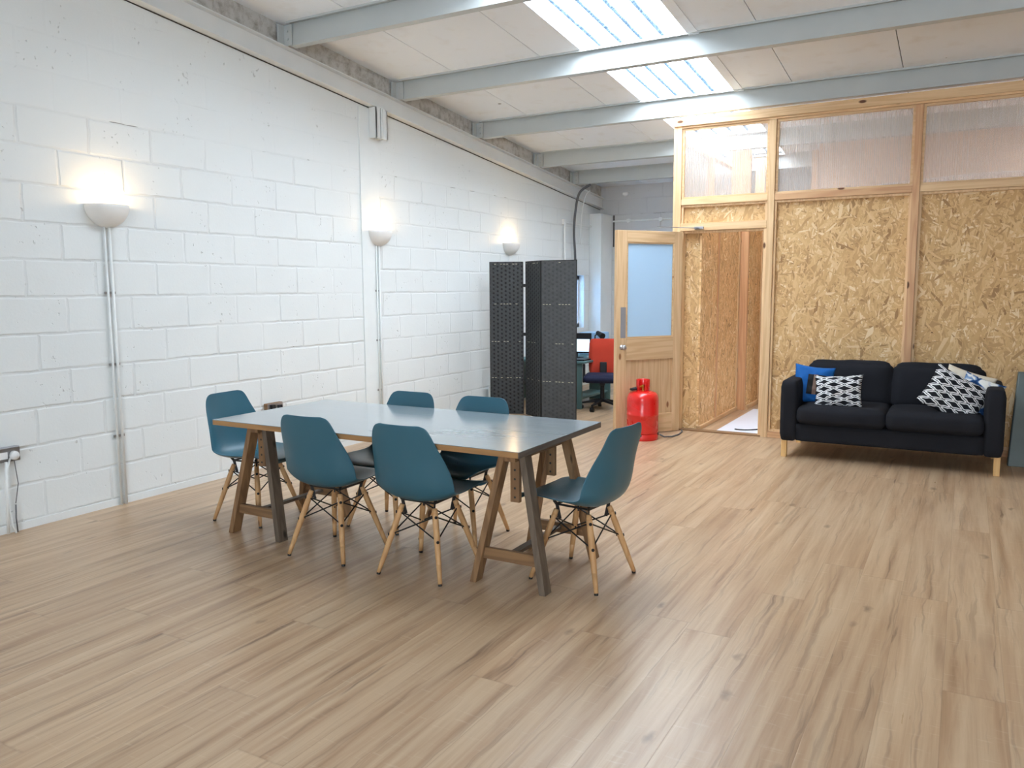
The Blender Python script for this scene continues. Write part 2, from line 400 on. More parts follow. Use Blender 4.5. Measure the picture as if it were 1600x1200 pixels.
def frosted_mat():
    t = NT('frosted_glass')
    tl = t.n('ShaderNodeBsdfTranslucent'); tl.inputs[0].default_value = srgb(206,234,255)
    df = t.n('ShaderNodeBsdfDiffuse'); df.inputs[0].default_value = srgb(206,234,255)
    gl = t.n('ShaderNodeBsdfGlossy'); gl.inputs['Roughness'].default_value = .3
    m0 = t.n('ShaderNodeMixShader'); m0.inputs[0].default_value = .55; t.l(tl.outputs[0], m0.inputs[1]); t.l(df.outputs[0], m0.inputs[2])
    m2 = t.n('ShaderNodeMixShader'); m2.inputs[0].default_value = .06; t.l(m0.outputs[0], m2.inputs[1]); t.l(gl.outputs[0], m2.inputs[2])
    return t.fin(m2.outputs[0])

RIBS = (-2.765, -2.585, -2.405, -2.225)
def skylight_mat():
    """weathered translucent corrugated sheet, darker blue-grey bands along the ribs"""
    t = NT('translucent_roof_sheet'); p = t.pos(); x, y, z = t.sep(p)
    xo = t.math('ADD', x, t.math('MULTIPLY_ADD', t.noise(p, 7, 2), .012, -.006))
    k = None
    f = t.math('FRACT', t.math('DIVIDE', t.math('ADD', xo, 20*.18 + 2.765 + .09), .18))
    d = t.math('MULTIPLY', t.math('ABSOLUTE', t.math('SUBTRACT', f, .5)), .18)
    band = t.ramp(d, [(.011, 1.), (.03, 0.)])
    g = t.math('MULTIPLY', band, t.ramp(t.noise(p, 40, 4, .7), [(.3, .62), (.65, 1.)]))
    g = t.math('MULTIPLY', g, t.math('LESS_THAN', t.math('ABSOLUTE', t.math('SUBTRACT', t.math('MODULO', t.math('ADD', x, 2.495), 4.175), 0.)), .36))
    sp = t.math('MULTIPLY', t.ramp(t.noise(p, 55, 3, .6), [(.6, 0.), (.72, 1.)]), t.ramp(t.noise(p, 4, 2), [(.45, 0.), (.65, .6)]))
    g = t.math('MAXIMUM', g, t.math('MULTIPLY', sp, .4))
    c = t.comb(*[t.math('MULTIPLY', t.math('EXPONENT', t.math('MULTIPLY', g, -k_)), .95) for k_ in (4.3, 3.85, 3.5)])
    tr = t.n('ShaderNodeBsdfTransparent'); t.l(c, tr.inputs[0])
    tl = t.n('ShaderNodeBsdfTranslucent'); t.l(c, tl.inputs[0])
    m = t.n('ShaderNodeMixShader'); m.inputs[0].default_value = .35; t.l(tr.outputs[0], m.inputs[1]); t.l(tl.outputs[0], m.inputs[2])
    return t.fin(m.outputs[0])

M = {}
M['floor'] = floor_mat()
M['block'] = block_mat('white_painted_blocks', (226,231,232), 3.047 - .225, .048 - .225*4 + .225*4)
M['block_top'] = block_mat('grey_blocks_above_rafter', (196,196,194), 3.2, .048, dirty=.75, calm=9.)
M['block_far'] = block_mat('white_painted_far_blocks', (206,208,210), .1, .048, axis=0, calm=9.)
M['paint'] = plain('white_wall_paint', (226,231,232), .45, .3, var=.02, bump=.08, bs=30)
M['steel'] = plain('pale_grey_painted_steel', (186,192,193), .42, .4, var=.03, vs=5, bump=.05, bs=25)
M['steel_white'] = plain('white_painted_steel', (224,228,229), .42, .4, var=.03, vs=5, bump=.05, bs=25)
M['board'] = boards_mat()
M['dark'] = plain('dark_gap', (60,58,56), .9)
M['sky'] = skylight_mat()
M['poly'] = poly_mat()
M['frost'] = frosted_mat()
M['osb_x'] = osb('strand_board_front', 0, 2)
M['osb_y'] = osb('strand_board_side', 1, 2, tint=1.07, seed=11.)  # same board, colour lightened to stand in for brighter corridor light
for a in 'xyz':
    M['pine_'+a] = pine('planed_pine_'+a, a)
    M['warm_'+a] = pine('orange_pine_'+a, a, (214,172,130), (188,136,98))
    M['tres_'+a] = pine('weathered_trestle_wood_'+a, a, (150,116,82), (104,78,56), (60,44,32))
    M['grey_'+a] = pine('grey_stained_wood_'+a, a, (116,102,88), (84,74,64), (50,44,38))
M['doorpine_x'] = pine('clear_pine_x', 'x', (212,182,144), (184,148,108), (136,92,60))
M['doorpine_z'] = pine('clear_pine_z', 'z', (212,182,144), (184,148,108), (136,92,60))
M['warmply'] = pine('pink_plywood', 'x', (222,190,164), (206,168,140), (150,110,84))
M['teal'] = plain('teal_plastic', (50,98,116), .36, .5, var=.02, bump=.03, bs=220, bd=.001)
M['beech'] = pine('beech_dowel', 'z', (206,164,116), (182,136,90), (110,74,48))
M['black'] = plain('black_metal', (20,20,22), .4, .5)
M['rubber'] = plain('black_plastic', (26,26,30), .55, .4)
M['edge'] = pine('raw_ply_edge', 'x', (182,140,94), (142,104,66), (96,68,44))
M['edge_dark'] = pine('stained_ply_edge', 'y', (110,100,92), (76,68,62), (50,44,40))
M['fabric'] = plain('charcoal_sofa_fabric', (33,34,39), .9, .15, var=.12, vs=6, bump=.25, bs=300, bd=.001)
M['sofaleg'] = pine('birch_leg', 'z', (226,186,128), (206,160,100), (150,110,70))
M['red'] = plain('glossy_red_paint', (214,30,26), .28, .5, var=.05, coat=.4)
M['redfab'] = plain('red_office_fabric', (190,64,46), .8, .2, var=.06, bump=.2, bs=250, bd=.001)
M['navy'] = plain('navy_fabric', (34,38,62), .8, .2)
M['sconce'] = plain('white_plaster', (230,229,226), .6, .3)
M['conduit'] = plain('grey_white_conduit', (230,234,234), .35, .5)
M['brass'] = plain('brass', (190,150,70), .3, .5, 1)
M['chrome'] = plain('brushed_metal', (176,176,178), .35, .5, .9)
M['plate'] = plain('grey_steel_plate', (150,150,156), .45, .5, .3)
M['desk'] = plain('grey_green_laminate', (92,124,126), .5, .4)
M['lightblue'] = plain('pale_blue_plastic', (150,190,226), .35, .5)
M['white'] = plain('white_plastic', (230,232,234), .4, .4)
M['matfloor'] = plain('pale_vinyl', (222,228,240), .45, .4, var=.01)
M['cable'] = plain('dark_grey_cable', (96,98,102), .5, .4)
M['leaning'] = plain('grey_green_sheet', (96,108,108), .4, .5, var=.1)
M['trel'] = trellis_mat('trellis_cotton'); M['trel2'] = trellis_mat('trellis_cotton_crumpled', .03, 2.3, 4.6)
M['ikat'] = ikat_mat(); M['cream'] = cream_mat(); M['blue'] = blue_mat()
M['weave'] = weave_mat('woven_black_rope', .046)
M['weave_fine'] = weave_mat('woven_grey_rope', .046, 1.25, .28)
M['goldbit'] = plain('pale_thread', (200,196,170), .5)
# table top: blue grey laminate with rubbed streaks along its length
t = NT('slate_blue_laminate'); p = t.coord(); x, y, z = t.sep(p)
n1 = t.noise(t.comb(t.math('MULTIPLY', x, 2.), t.math('MULTIPLY', y, 40.), 0.), 1., 4, .6); n2 = t.noise(p, 3, 4)
c = t.mix(n2, srgb(130,140,145), srgb(146,156,160)); c = t.mix(t.math('MULTIPLY', t.ramp(n1, [(.5, 0.), (.75, 1.)]), .18), c, srgb(150,162,166))
M['laminate'] = t.fin(t.bsdf(c, t.math('MULTIPLY_ADD', n1, .14, .10), .8, coat=.4, normal=t.bump(n1, .04, .001)))
t = NT('lamp_bulb'); e = t.n('ShaderNodeEmission'); e.inputs[0].default_value = (1, .72, .38, 1); e.inputs[1].default_value = 30; M['bulb'] = t.fin(e.outputs[0])
t = NT('lit_monitor'); e = t.n('ShaderNodeEmission'); e.inputs[0].default_value = (.55, .8, 1, 1); e.inputs[1].default_value = 1.2; M['screen'] = t.fin(e.outputs[0])

# ------------------------------------------------------------------ room shell
YF, YB, XR = 11.5, -4.2, 5.2
o = MB().box(WX-.2, XR+.2, YB-.2, YF+.2, -.12, 0).build('floor', M['floor']); struct(o, 'pale oak laminate floor')
# left wall with a window in its far end
w = MB(); T = .2
WY0, WY1, WZ0, WZ1 = 9.9, 10.9, .86, 1.62
w.box(WX-T, WX, YB, WY0, 0, 4.7).box(WX-T, WX, WY1, YF+T, 0, 4.7).box(WX-T, WX, WY0, WY1, 0, WZ0).box(WX-T, WX, WY0, WY1, WZ1, 4.7)
struct(w.build('wall_left', M['block']), 'white painted block wall on the left')
f = MB().box(WX-.13, WX-.08, WY0, WY1, WZ0, WZ0+.06).box(WX-.13, WX-.08, WY0, WY1, WZ1-.06, WZ1)
f.box(WX-.13, WX-.08, WY0, WY0+.06, WZ0, WZ1).box(WX-.13, WX-.08, WY1-.06, WY1, WZ0, WZ1).box(WX-.13, WX-.08, (WY0+WY1)/2-.03, (WY0+WY1)/2+.03, WZ0, WZ1)
win = struct(f.build('window_1', M['white']), 'window at the far end of the left wall')
MB().box(WX-.112, WX-.104, WY0+.05, WY1-.05, WZ0+.05, WZ1-.05).build('pane', M['frost'], win)
# dirty block strip above the rafter
g = MB(); ya, yb = YB, YF
g.add([(WX+.012, ya, zc(ya)-.17), (WX+.012, yb, zc(yb)-.17), (WX+.012, yb, zc(yb)+.02), (WX+.012, ya, zc(ya)+.02),
       (WX+.001, ya, zc(ya)-.17), (WX+.001, yb, zc(yb)-.17), (WX+.001, yb, zc(yb)+.02), (WX+.001, ya, zc(ya)+.02)],
      [(0,1,2,3),(7,6,5,4),(0,4,5,1),(1,5,6,2),(2,6,7,3),(3,7,4,0)])
struct(g.build('trim_1', M['block_top']), 'unpainted grey block course between the rafter and the roof boards')
# far wall
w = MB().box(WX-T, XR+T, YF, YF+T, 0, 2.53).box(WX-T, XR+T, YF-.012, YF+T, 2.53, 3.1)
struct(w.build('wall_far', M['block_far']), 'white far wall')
# wall on the right and wall behind, unseen; opening behind added for fill light
w = MB(); xs = XR
ops = []
e_ = YB
for a, b in ops:
    w.box(xs, xs+T, e_, a, 0, 4.5); w.box(xs, xs+T, a, b, 0, .9); w.box(xs, xs+T, a, b, 2.7, 4.5); e_ = b
w.box(xs, xs+T, e_, YF+T, 0, 4.5)
struct(w.build('wall_right', M['paint']))
w = MB(); e_ = WX
for a, b in [(-.6, 1.8)]:
    w.box(e_, a, YB-T, YB, 0, 4.7); w.box(a, b, YB-T, YB, 0, .9); w.box(a, b, YB-T, YB, 2.9, 4.7); e_ = b
w.box(e_, XR, YB-T, YB, 0, 4.7)
struct(w.build('wall_back', M['paint']))

# roof boards: sheets 0.91 wide between purlins, open over the skylights
PY = [4.97 + 1.455*i for i in range(-6, 4)] + [10.42]       # purlin lines (near lower edge)
SKX = [(-2.925, -2.01), (1.25, 2.16)]  # second column is out of view, added to light the store room
SKY0 = 3.5          # rooflights only in the bays from here on
xe = [WX, -4.21, -3.30, -2.925, -2.01, -1.48, -.57, .34, 1.25, 2.16, 3.07, 3.98, XR]
ce = MB(); bays = [YB] + [y+.06 for y in PY] + [YF]
def slab(mb, x0, x1, y0, y1, dz0, dz1, mi=0):
    vs = [(x, y, zc(y)+dz) for dz in (dz0, dz1) for y in (y0, y1) for x in (x0, x1)]
    mb.add(vs, [(0,2,3,1),(4,5,7,6),(0,1,5,4),(2,6,7,3),(0,4,6,2),(1,3,7,5)], mi)
for bi in range(len(bays)-1):
    y0, y1 = bays[bi], bays[bi+1]
    for i in range(len(xe)-1):
        x0, x1 = xe[i], xe[i+1]
        if any(abs(x0-a) < .01 for a, b in SKX) and y0 > (SKY0 if x0 < 0 else 7.9) and y1 < 10.6: continue
        g_ = .0035
        slab(ce, x0+g_, x1-g_, y0+.002, y1-.002, 0, .03)
        slab(ce, x0-.002, x1+.002, y0, y1, .012, .05, 1)
cl = struct(ce.build('ceiling', [M['board'], M['dark']]), 'white painted sloping roof boards')
# skylight sheets
n = 0
for a, b in SKX:
    for bi in range(len(bays)-2):
        y0, y1 = bays[bi], bays[bi+1]
        if y1 > 10.6 or y0 < (SKY0 if a < 0 else 7.9): continue
        n += 1; mb = MB(); N = 60; vs = []
        for j, y in enumerate((y0-.02, y1+.02)):
            for i in range(N+1):
                x = a + (b-a)*i/N; ph = ((x + 2.765)/.18) % 1.0; dd = min(ph, 1-ph)*.18
                hgt = .035*max(0, 1 - dd/.035) if dd < .035 else 0
                vs.append((x, y, zc(y) + .05 - hgt))
        fs = [(i, i+1, N+1+i+1, N+1+i) for i in range(N)]
        mb.add(vs, fs)
        r = struct(mb.build('window_%d' % (n+1), M['sky'], smooth=True), 'translucent corrugated rooflight sheet')
        fr = MB(); slab(fr, a-.001, a+.004, y0, y1, .0, .055); slab(fr, b-.004, b+.001, y0, y1, .0, .055)
        slab(fr, b+.0, b+.085, y0+.005, y1-.005, -.008, -.0005)
        fr.build('upstand', M['board'], r)
# purlins: Z sections, top flange towards us, bottom flange away, cleat at the wall
for i, y in enumerate(PY):
    if y > YF-.3: continue
    zb = zc(y) - .175; x0, x1 = WX+.005, XR
    def s_(dy, dz): return (y + dy*math.cos(SL) + dz*math.sin(SL), zb + dz*math.cos(SL) - dy*math.sin(SL))
    H = .178
    pr = [(.0,.0),(.062,.0),(.062,.016),(.058,.016),(.058,.005),(.005,.005),(.005,H),(-.055,H),(-.055,H-.02),(-.05,H-.02),(-.05,H-.005),(0,H-.005)]
    pts = [s_(*q) for q in pr]
    xs0 = WX + .10
    # build as separate strips so faces stay clean
    mb = MB()
    def strip(a, b, c, d):
        P = [s_(*q) for q in (a, b, c, d)]
        mb.add([(xs0, *p) for p in P] + [(x1, *p) for p in P], [(0,1,2,3),(7,6,5,4),(0,4,5,1),(1,5,6,2),(2,6,7,3),(3,7,4,0)])
    strip((0,0),(.005,0),(.005,H),(0,H)); strip((.005,0),(.06,0),(.06,.004),(.005,.004)); strip((.056,.004),(.06,.004),(.06,.018),(.056,.018))
    strip((-.055,H-.004),(0,H-.004),(0,H),(-.055,H)); strip((-.055,H-.02),(-.051,H-.02),(-.051,H-.004),(-.055,H-.004))
    o = struct(mb.build('ceiling_purlin', M['steel']), 'pale grey steel purlin under the roof boards')
    cb = MB(); q0 = s_(-.012, .0); q1 = s_(-.004, .0)
    cb.box(WX+.03, WX+.13, y-.014, y-.003, zb+.0, zb+.16).box(WX+.03, WX+.05, y-.07, y-.003, zb+.0, zb+.16)
    cb.cyl((WX+.09, y-.024, zb+.05), (WX+.09, y-.012, zb+.05), .009, n=8).cyl((WX+.09, y-.024, zb+.11), (WX+.09, y-.012, zb+.11), .009, n=8)
    cb.build('cleat', M['steel'], o)
# rafter: steel I section against the left wall
def zr(y): return zc(y) - .338
rm = MB()
def rslab(x0, x1, d0, d1, y0=YB+.01, y1=YF-.02):
    vs = [(x, y, zr(y)+dz) for dz in (d0, d1) for y in (y0, y1) for x in (x0, x1)]
    rm.add(vs, [(0,2,3,1),(4,5,7,6),(0,1,5,4),(2,6,7,3),(0,4,6,2),(1,3,7,5)])
rslab(WX+.002, WX+.082, 0, .010); rslab(WX+.030, WX+.037, .010, .150); rslab(WX+.002, WX+.082, .150, .160)
struct(rm.build('ceiling_rafter', M['steel_white'], bevel=.002), 'pale grey steel rafter along the top of the left wall')
MB().prism([(WX+.001, 3., zr(3.)-.008), (WX+.001, YF-.03, zr(YF-.03)-.008), (WX+.001, YF-.03, zr(YF-.03)-.001), (WX+.001, 3., zr(3.)-.001)], (.004,0,0)).build('joint_line', M['dark'])
bpy.data.objects['joint_line'].parent = bpy.data.objects['ceiling_rafter']
# pilaster strip + steel stub under the rafter
mb = MB().box(WX-.0, WX+.012, 5.895, 6.16, 0, zr(6.1)-.01)
struct(mb.build('trim_2', M['paint'], bevel=.003), 'flat painted pilaster on the left wall')
mb = MB(); zt = zr(6.1) - .002
mb.box(WX+.013, WX+.10, 6.035, 6.047, zt-.275, zt).box(WX+.013, WX+.10, 6.185, 6.197, zt-.275, zt-.008).box(WX+.013, WX+.022, 6.047, 6.185, zt-.275, zt).box(WX+.022, WX+.10, 6.106, 6.126, zt-.275, zt)
mb.box(WX+.088, WX+.10, 6.035, 6.09, zt-.275, zt).box(WX+.088, WX+.10, 6.13, 6.197, zt-.275, zt-.008)
tag(mb.build('steel_bracket', M['steel_white'], bevel=.002), 'white painted steel stub bracket under the rafter above the middle wall lamp', 'bracket')
# corner column at the far end
mb = MB().box(WX+.002, WX+.19, YF-.42, YF-.36, 0, 2.52).box(WX+.002, WX+.02, YF-.36, YF-.002, 0, 2.52).box(WX+.17, WX+.19, YF-.36, YF-.002, 0, 2.52)
struct(mb.build('trim_3', M['paint'], bevel=.003), 'boxed white column in the far corner')
# low painted plinth line at the foot of the wall
struct(MB().box(WX-.0, WX+.006, YB, 5.89, 0, .046).box(WX-.0, WX+.006, 6.165, 10.2, 0, .046).build('baseboard_left', M['paint']))

# ------------------------------------------------------------------ OSB partition
YP = 7.827
pt = struct(empty('wall_partition', (0, YP, 0)), 'pine framed strand board partition')
def PB(name, x0, x1, y0, y1, z0, z1, mat, parent=pt, bevel=.002):
    return MB().box(x0, x1, y0-YP, y1-YP, z0, z1).build(name, mat, parent, bevel=bevel)
XE = 3.6
PB('stud', -2.57, -2.49, YP+.0, YP+.10, 0, 2.985, M['pine_z'])
PB('stud', -1.662, -1.60, YP+.0, YP+.10, 0, 2.965, M['pine_z'])
PB('stud', -.453, -.395, YP+.0, YP+.10, 0, 2.965, M['warm_z'])
PB('stud', .82, .88, YP+.0, YP+.10, 0, 2.965, M['pine_z'])
PB('stud', 2.08, 2.14, YP+.0, YP+.10, 0, 2.965, M['pine_z'])
PB('top_rail', -2.585, XE, YP-.02, YP+.0, 2.985, 3.062, M['pine_x'])
PB('top_rail', -2.57, XE, YP+.001, YP+.10, 2.967, 3.05, M['pine_x'])
cells = [(-2.489, -1.663), (-1.599, -.454), (-.394, .819), (.881, 2.079), (2.141, XE)]
for i, (a, b) in enumerate(cells):
    PB('middle_rail', a, b, YP+.004, YP+.09, 2.235, 2.292, M['warm_x'] if i == 1 else M['pine_x'])
    # pane and its beading
    pn = PB('window_pane', a+.018, b-.018, YP+.045, YP+.053, 2.31, 2.95, M['poly'], bevel=0)
    bd = MB()
    for (x0, x1, z0, z1) in ((a, b, 2.292, 2.312), (a, b, 2.945, 2.966), (a, a+.02, 2.312, 2.945), (b-.02, b, 2.312, 2.945)):
        bd.box(x0, x1, .02, .044, z0, z1)
    bd.build('bead', M['pine_x'], pt)
    z0 = 2.06 if i == 0 else .058
    PB('strand_board', a+.001, b-.001, YP+.05, YP+.068, z0, 2.234, M['osb_x'], bevel=0)
    bd = MB()
    bd.box(a, b, .02, .049, 2.214, 2.234)
    if i: bd.box(a, b, .02, .049, .058, .078)
    for xa in (a, b-.02): bd.box(xa, xa+.02, .02, .049, z0 + (.02 if i else 0), 2.214)
    bd.build('bead', M['pine_z'], pt)
    if i: PB('bottom_rail', a, b, YP+.004, YP+.09, 0, .057, M['warm_x'])
PB('door_header', -2.489, -1.663, YP+.0, YP+.09, 1.985, 2.058, M['pine_x'])
jb = MB().box(-2.489, -2.462, .01, .09, .012, 1.984).box(-1.69, -1.663, .01, .09, .012, 1.984).box(-2.461, -1.691, .03, .09, 1.962, 1.984)
jb.build('door_lining', M['grey_z'] if False else M['pine_z'], pt, bevel=.002)
PB('threshold', -2.489, -1.663, YP-.004, YP+.09, 0.0, .014, M['tres_x'])

# side wall of the store room along y, seen through the doorway
X2 = -2.30
sd = struct(empty('wall_corridor_left', (0, 0, 0)), 'strand board side wall inside the doorway')
def SB(name, x0, x1, y0, y1, z0, z1, mat, bevel=.002): return MB().box(x0, x1, y0, y1, z0, z1).build(name, mat, sd, bevel=bevel)
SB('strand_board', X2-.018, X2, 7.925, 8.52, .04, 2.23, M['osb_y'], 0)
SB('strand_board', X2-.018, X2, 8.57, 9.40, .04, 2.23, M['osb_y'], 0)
SB('strand_board', -2.47, X2-.018, 7.925, 7.94, 0, 2.23, M['osb_x'], 0)
SB('batten', X2-.02, X2+.012, 8.52, 8.57, 0, 2.23, M['warm_z']); SB('batten', X2-.02, X2+.012, 9.40, 9.46, 0, 2.23, M['pine_z'])
SB('batten', X2-.02, X2+.02, 7.942, 9.46, 0, .04, M['pine_y'])
SB('stud', -2.42, -2.205, 9.47, 9.53, 0, 2.98, M['warm_z']); SB('stud', -2.56, -2.47, 8.9, 8.96, 0, 2.98, M['warm_z'])
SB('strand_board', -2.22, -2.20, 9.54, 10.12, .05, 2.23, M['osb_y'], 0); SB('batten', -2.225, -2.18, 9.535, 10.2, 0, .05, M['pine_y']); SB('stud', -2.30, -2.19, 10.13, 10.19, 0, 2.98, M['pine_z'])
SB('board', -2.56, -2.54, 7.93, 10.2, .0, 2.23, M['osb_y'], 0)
SB('rail', -2.56, -2.31, 7.942, 10.19, 2.232, 2.30, M['pine_y']); SB('rail', -2.56, -2.48, 7.94, 10.19, 2.84, 2.90, M['pine_y'])
SB('window_pane', -2.53, -2.522, 7.945, 10.19, 2.305, 2.835, M['poly'], 0)
# cross wall at the back of the store, with rail and clear bay
bk = struct(empty('wall_corridor_right'), 'plywood lined inner wall of the store room')
def KB(name, x0, x1, y0, y1, z0, z1, mat, bevel=.002): return MB().box(x0, x1, y0, y1, z0, z1).build(name, mat, bk, bevel=bevel)
KB('lining', -1.50, XE, 9.60, 9.62, 0, zc(9.62)-.004, M['warmply'], 0)
KB('stud', -1.56, -1.50, 9.56, 9.66, 0, 2.93, M['warm_z']); KB('rail', -2.18, -1.565, 10.2, 10.26, 2.42, 2.52, M['warm_x']); KB('rail', -2.18, -1.565, 10.2, 10.26, 0, .08, M['pine_x'])
KB('board', -2.18, -1.565, 10.21, 10.23, .09, 2.41, M['osb_x'], 0)
struct(MB().box(-2.115, 3.4, 7.93, 9.55, .0005, .012).build('floor_covering', M['matfloor'], bevel=.004), 'pale vinyl floor covering inside the store room')
ar = MB(); NA = 24; vs_ = []
for y_ in (8.75, 9.35):
    for t_ in (0, .012):
        for i in range(NA+1):
            q = i/NA; vs_.append((-1.50 + 1.9*q, y_, 2.28 + .17*math.sin(min(1, q*1.6)*PI/2) + .012*math.sin(q*9) + t_))
L1 = NA+1; fs_l = []
for i in range(NA): fs_l += [(i, i+1, 2*L1+i+1, 2*L1+i), (L1+i+1, L1+i, 3*L1+i, 3*L1+i+1), (i+1, i, L1+i, L1+i+1), (2*L1+i, 2*L1+i+1, 3*L1+i+1, 3*L1+i)]
ar.add(vs_, fs_l)
struct(ar.build('trim_6', M['white'], smooth=False), 'white curved sheet inside the store room, blurred behind the clear panel')
tag(MB().tube([(-1.90+.28*s, 8.02+.35*s*s, .02+.0*s) for s in [i/10 for i in range(-2, 10)]], .006).build('black_cable', M['rubber']), 'thin black cable lying on the pale floor inside the doorway', 'cable')

# ------------------------------------------------------------------ open pine door
hx, hy = -2.470, 7.800; fx_, fy_ = -2.905, 7.17
ang = math.atan2(fy_-hy, fx_-hx); DW = .762
dr = empty('door_1', (hx, hy, 0), ang); struct(dr, 'open glazed pine door')
def DB(name, u0, u1, z0, z1, v0, v1, mat, parent=dr, bevel=.002):
    return MB().box(u0, u1, v0, v1, z0, z1).build(name, mat, parent, bevel=bevel)
# local x runs from hinge to free edge; local +y faces ... ; room side is the side facing the camera
TH = .044; V0, V1 = -.022, .022
DB('stile', .004, .095, .008, 1.975, V0, V1, M['doorpine_z']); DB('stile', DW-.115, DW, .008, 1.975, V0, V1, M['doorpine_z'])
DB('rail', .095, DW-.115, 1.865, 1.975, V0, V1, M['doorpine_x']); DB('rail', .095, DW-.115, .738, .952, V0, V1, M['doorpine_x'])
DB('rail', .095, DW-.115, .008, .195, V0, V1, M['doorpine_x'])
DB('panel', .095, DW-.115, .195, .738, -.006, .006, M['doorpine_z'], bevel=0)
DB('glass', .095, DW-.115, .952, 1.865, -.004, .004, M['frost'], bevel=0)
bd = MB()
for s in (-1, 1):
    v0, v1 = (.005, .016) if s > 0 else (-.016, -.005)
    for z0, z1 in ((.952, 1.865),):
        bd.box(.095, .108, v0, v1, z0, z1).box(DW-.128, DW-.115, v0, v1, z0, z1).box(.108, DW-.128, v0, v1, z0, z0+.013).box(.108, DW-.128, v0, v1, z1-.013, z1)
bd.build('glazing_bead', M['doorpine_x'], dr)
pl = MB()
for s in (-1, 1): pl.box(DW-.103, DW-.045, min(s*.0225, s*.024), max(s*.0225, s*.024), .957, 1.25)
pl.build('push_plate', M['plate'], dr)
kn = MB()
for s in (-1, 1):
    prof = [(0, 0), (.024, 0), (.024, .004), (.010, .006), (.009, .025), (.022, .032), (.026, .045), (.020, .056), (0, .058)]
    n_ = 18; vs = []
    for r, h in prof:
        for k in range(n_): vs.append((DW-.062 + r*math.cos(2*PI*k/n_), s*(.022+h), .868 + r*math.sin(2*PI*k/n_)))
    fs = [(i*n_+k, i*n_+(k+1)%n_, (i+1)*n_+(k+1)%n_, (i+1)*n_+k) for i in range(len(prof)-1) for k in range(n_)]
    kn.add(vs, fs)
kn.build('knob', M['chrome'], dr, smooth=True)
for z in (.2, 1.0, 1.75): MB().cyl((.0, -.0, z), (.0, .0, z+.09), .007, n=10).build('hinge', M['chrome'], dr)
# door closer arm on the header
ca = empty('door_closer', (-2.3, YP-.02, 2.0))
tag(ca, 'grey metal closer arm fixed to the pine header over the doorway', 'door closer')
MB().box(-.045, .045, -.006, .018, -.005, .022).build('fixing_plate', M['plate'], ca, bevel=.004)
MB().beam((.0, -.008, .008), (-.18, -.10, .012), .018, .005).beam((-.18, -.10, .012), (-.30, -.33, .012), .018, .005).build('arm', M['plate'], ca)

# ------------------------------------------------------------------ wall lamps
def wall_lamp(y, label, zt=1.985, zb_=0.0):
    r = empty('wall_lamp', (WX+.0, y, zt)); tag(r, label, 'wall lamp', 'half bowl uplighters on the left wall')
    m = 28; vs = []; prof = []
    for i in range(11):
        a = (PI/2)*i/10; prof.append((math.cos(a), -math.sin(a)))
    outer = [(c*.148, c*.135, z*.145) for c, z in prof]; inner = [(c*.140, c*.127, z*.137+.001) for c, z in prof]
    mb = MB()
    def shell(P, flip):
        vs = []
        for ry, rx, z in P:
            for k in range(m+1):
                t_ = -PI/2 + PI*k/m; vs.append((.002 + rx*math.cos(t_), ry*math.sin(t_), z))
        return vs
    A = shell(outer, 0); B = shell(inner, 1); L_ = m+1
    fs = [(i*L_+k, i*L_+k+1, (i+1)*L_+k+1, (i+1)*L_+k) for i in range(10) for k in range(m)]
    mb.add(A, fs); mb.add(B, [f[::-1] for f in fs])
    nA = len(A); mb.f += [(k, k+1, nA+k+1, nA+k) for k in range(m)]; mb.mi += [0]*m
    mb.build('shade', M['sconce'], r, smooth=True)
    MB().box(.001, .006, -.10, .10, -.10, -.005).build('back_plate', M['sconce'], r)
    MB().cyl((.055, 0, -.09), (.055, 0, -.055), .012).cyl((.0, 0, -.09), (.055, 0, -.09), .008).build('lamp_holder', M['white'], r)
    MB().lathe([(0, .03), (.014, .025), (.022, .008), (.02, -.01), (.012, -.025), (0, -.027)], (.055, 0, -.03), 14).build('bulb', M['bulb'], r, smooth=True)
    li = bpy.data.lights.new('lamp_glow', 'POINT'); li.energy = LAMPW; li.color = (1, .66, .32); li.shadow_soft_size = .022
    lo = bpy.data.objects.new('lamp_glow', li); COL.objects.link(lo); lo.parent = r; lo.location = (.062, 0, .018)
    return r
LAMPW = 2.8
wall_lamp(3.345, 'white half bowl uplighter glowing on the left wall, nearest the camera')
wall_lamp(6.135, 'white half bowl uplighter on the pilaster, middle of the three')
wall_lamp(8.66, 'white half bowl uplighter above the black folding screen')
# conduits
def conduit(y, z1, label, two=True, z0=0., r=.009, off=.012):
    mb = MB(); e = empty('conduit', (WX+off, y, z0)); tag(e, label, 'conduit')
    mb.cyl((.013, 0, 0), (.013, 0, z1-z0), r, n=12)
    if two: mb.cyl((.011, -.034, 0), (.011, -.034, z1-z0-.0), r*.85, n=12)
    mb.build('pipe', M['conduit'], e, smooth=True)
    for z in (.47, .95, 1.42):
        MB().box(0, .008, -.055, .022, z-.008, z+.008).cyl((.0, -.05, z), (.011, -.05, z), .005, n=8).build('clip', M['chrome'], e)
    return e
conduit(3.352, 1.843, 'pair of painted conduits running from the nearest uplighter down to the floor', off=.006)
conduit(6.118, 1.843, 'pair of painted conduits running down the pilaster behind the table', off=.012, r=.009)
conduit(8.655, 1.843, 'thin dark lamp cable dropping behind the black folding screen', two=False, r=.004, off=0)

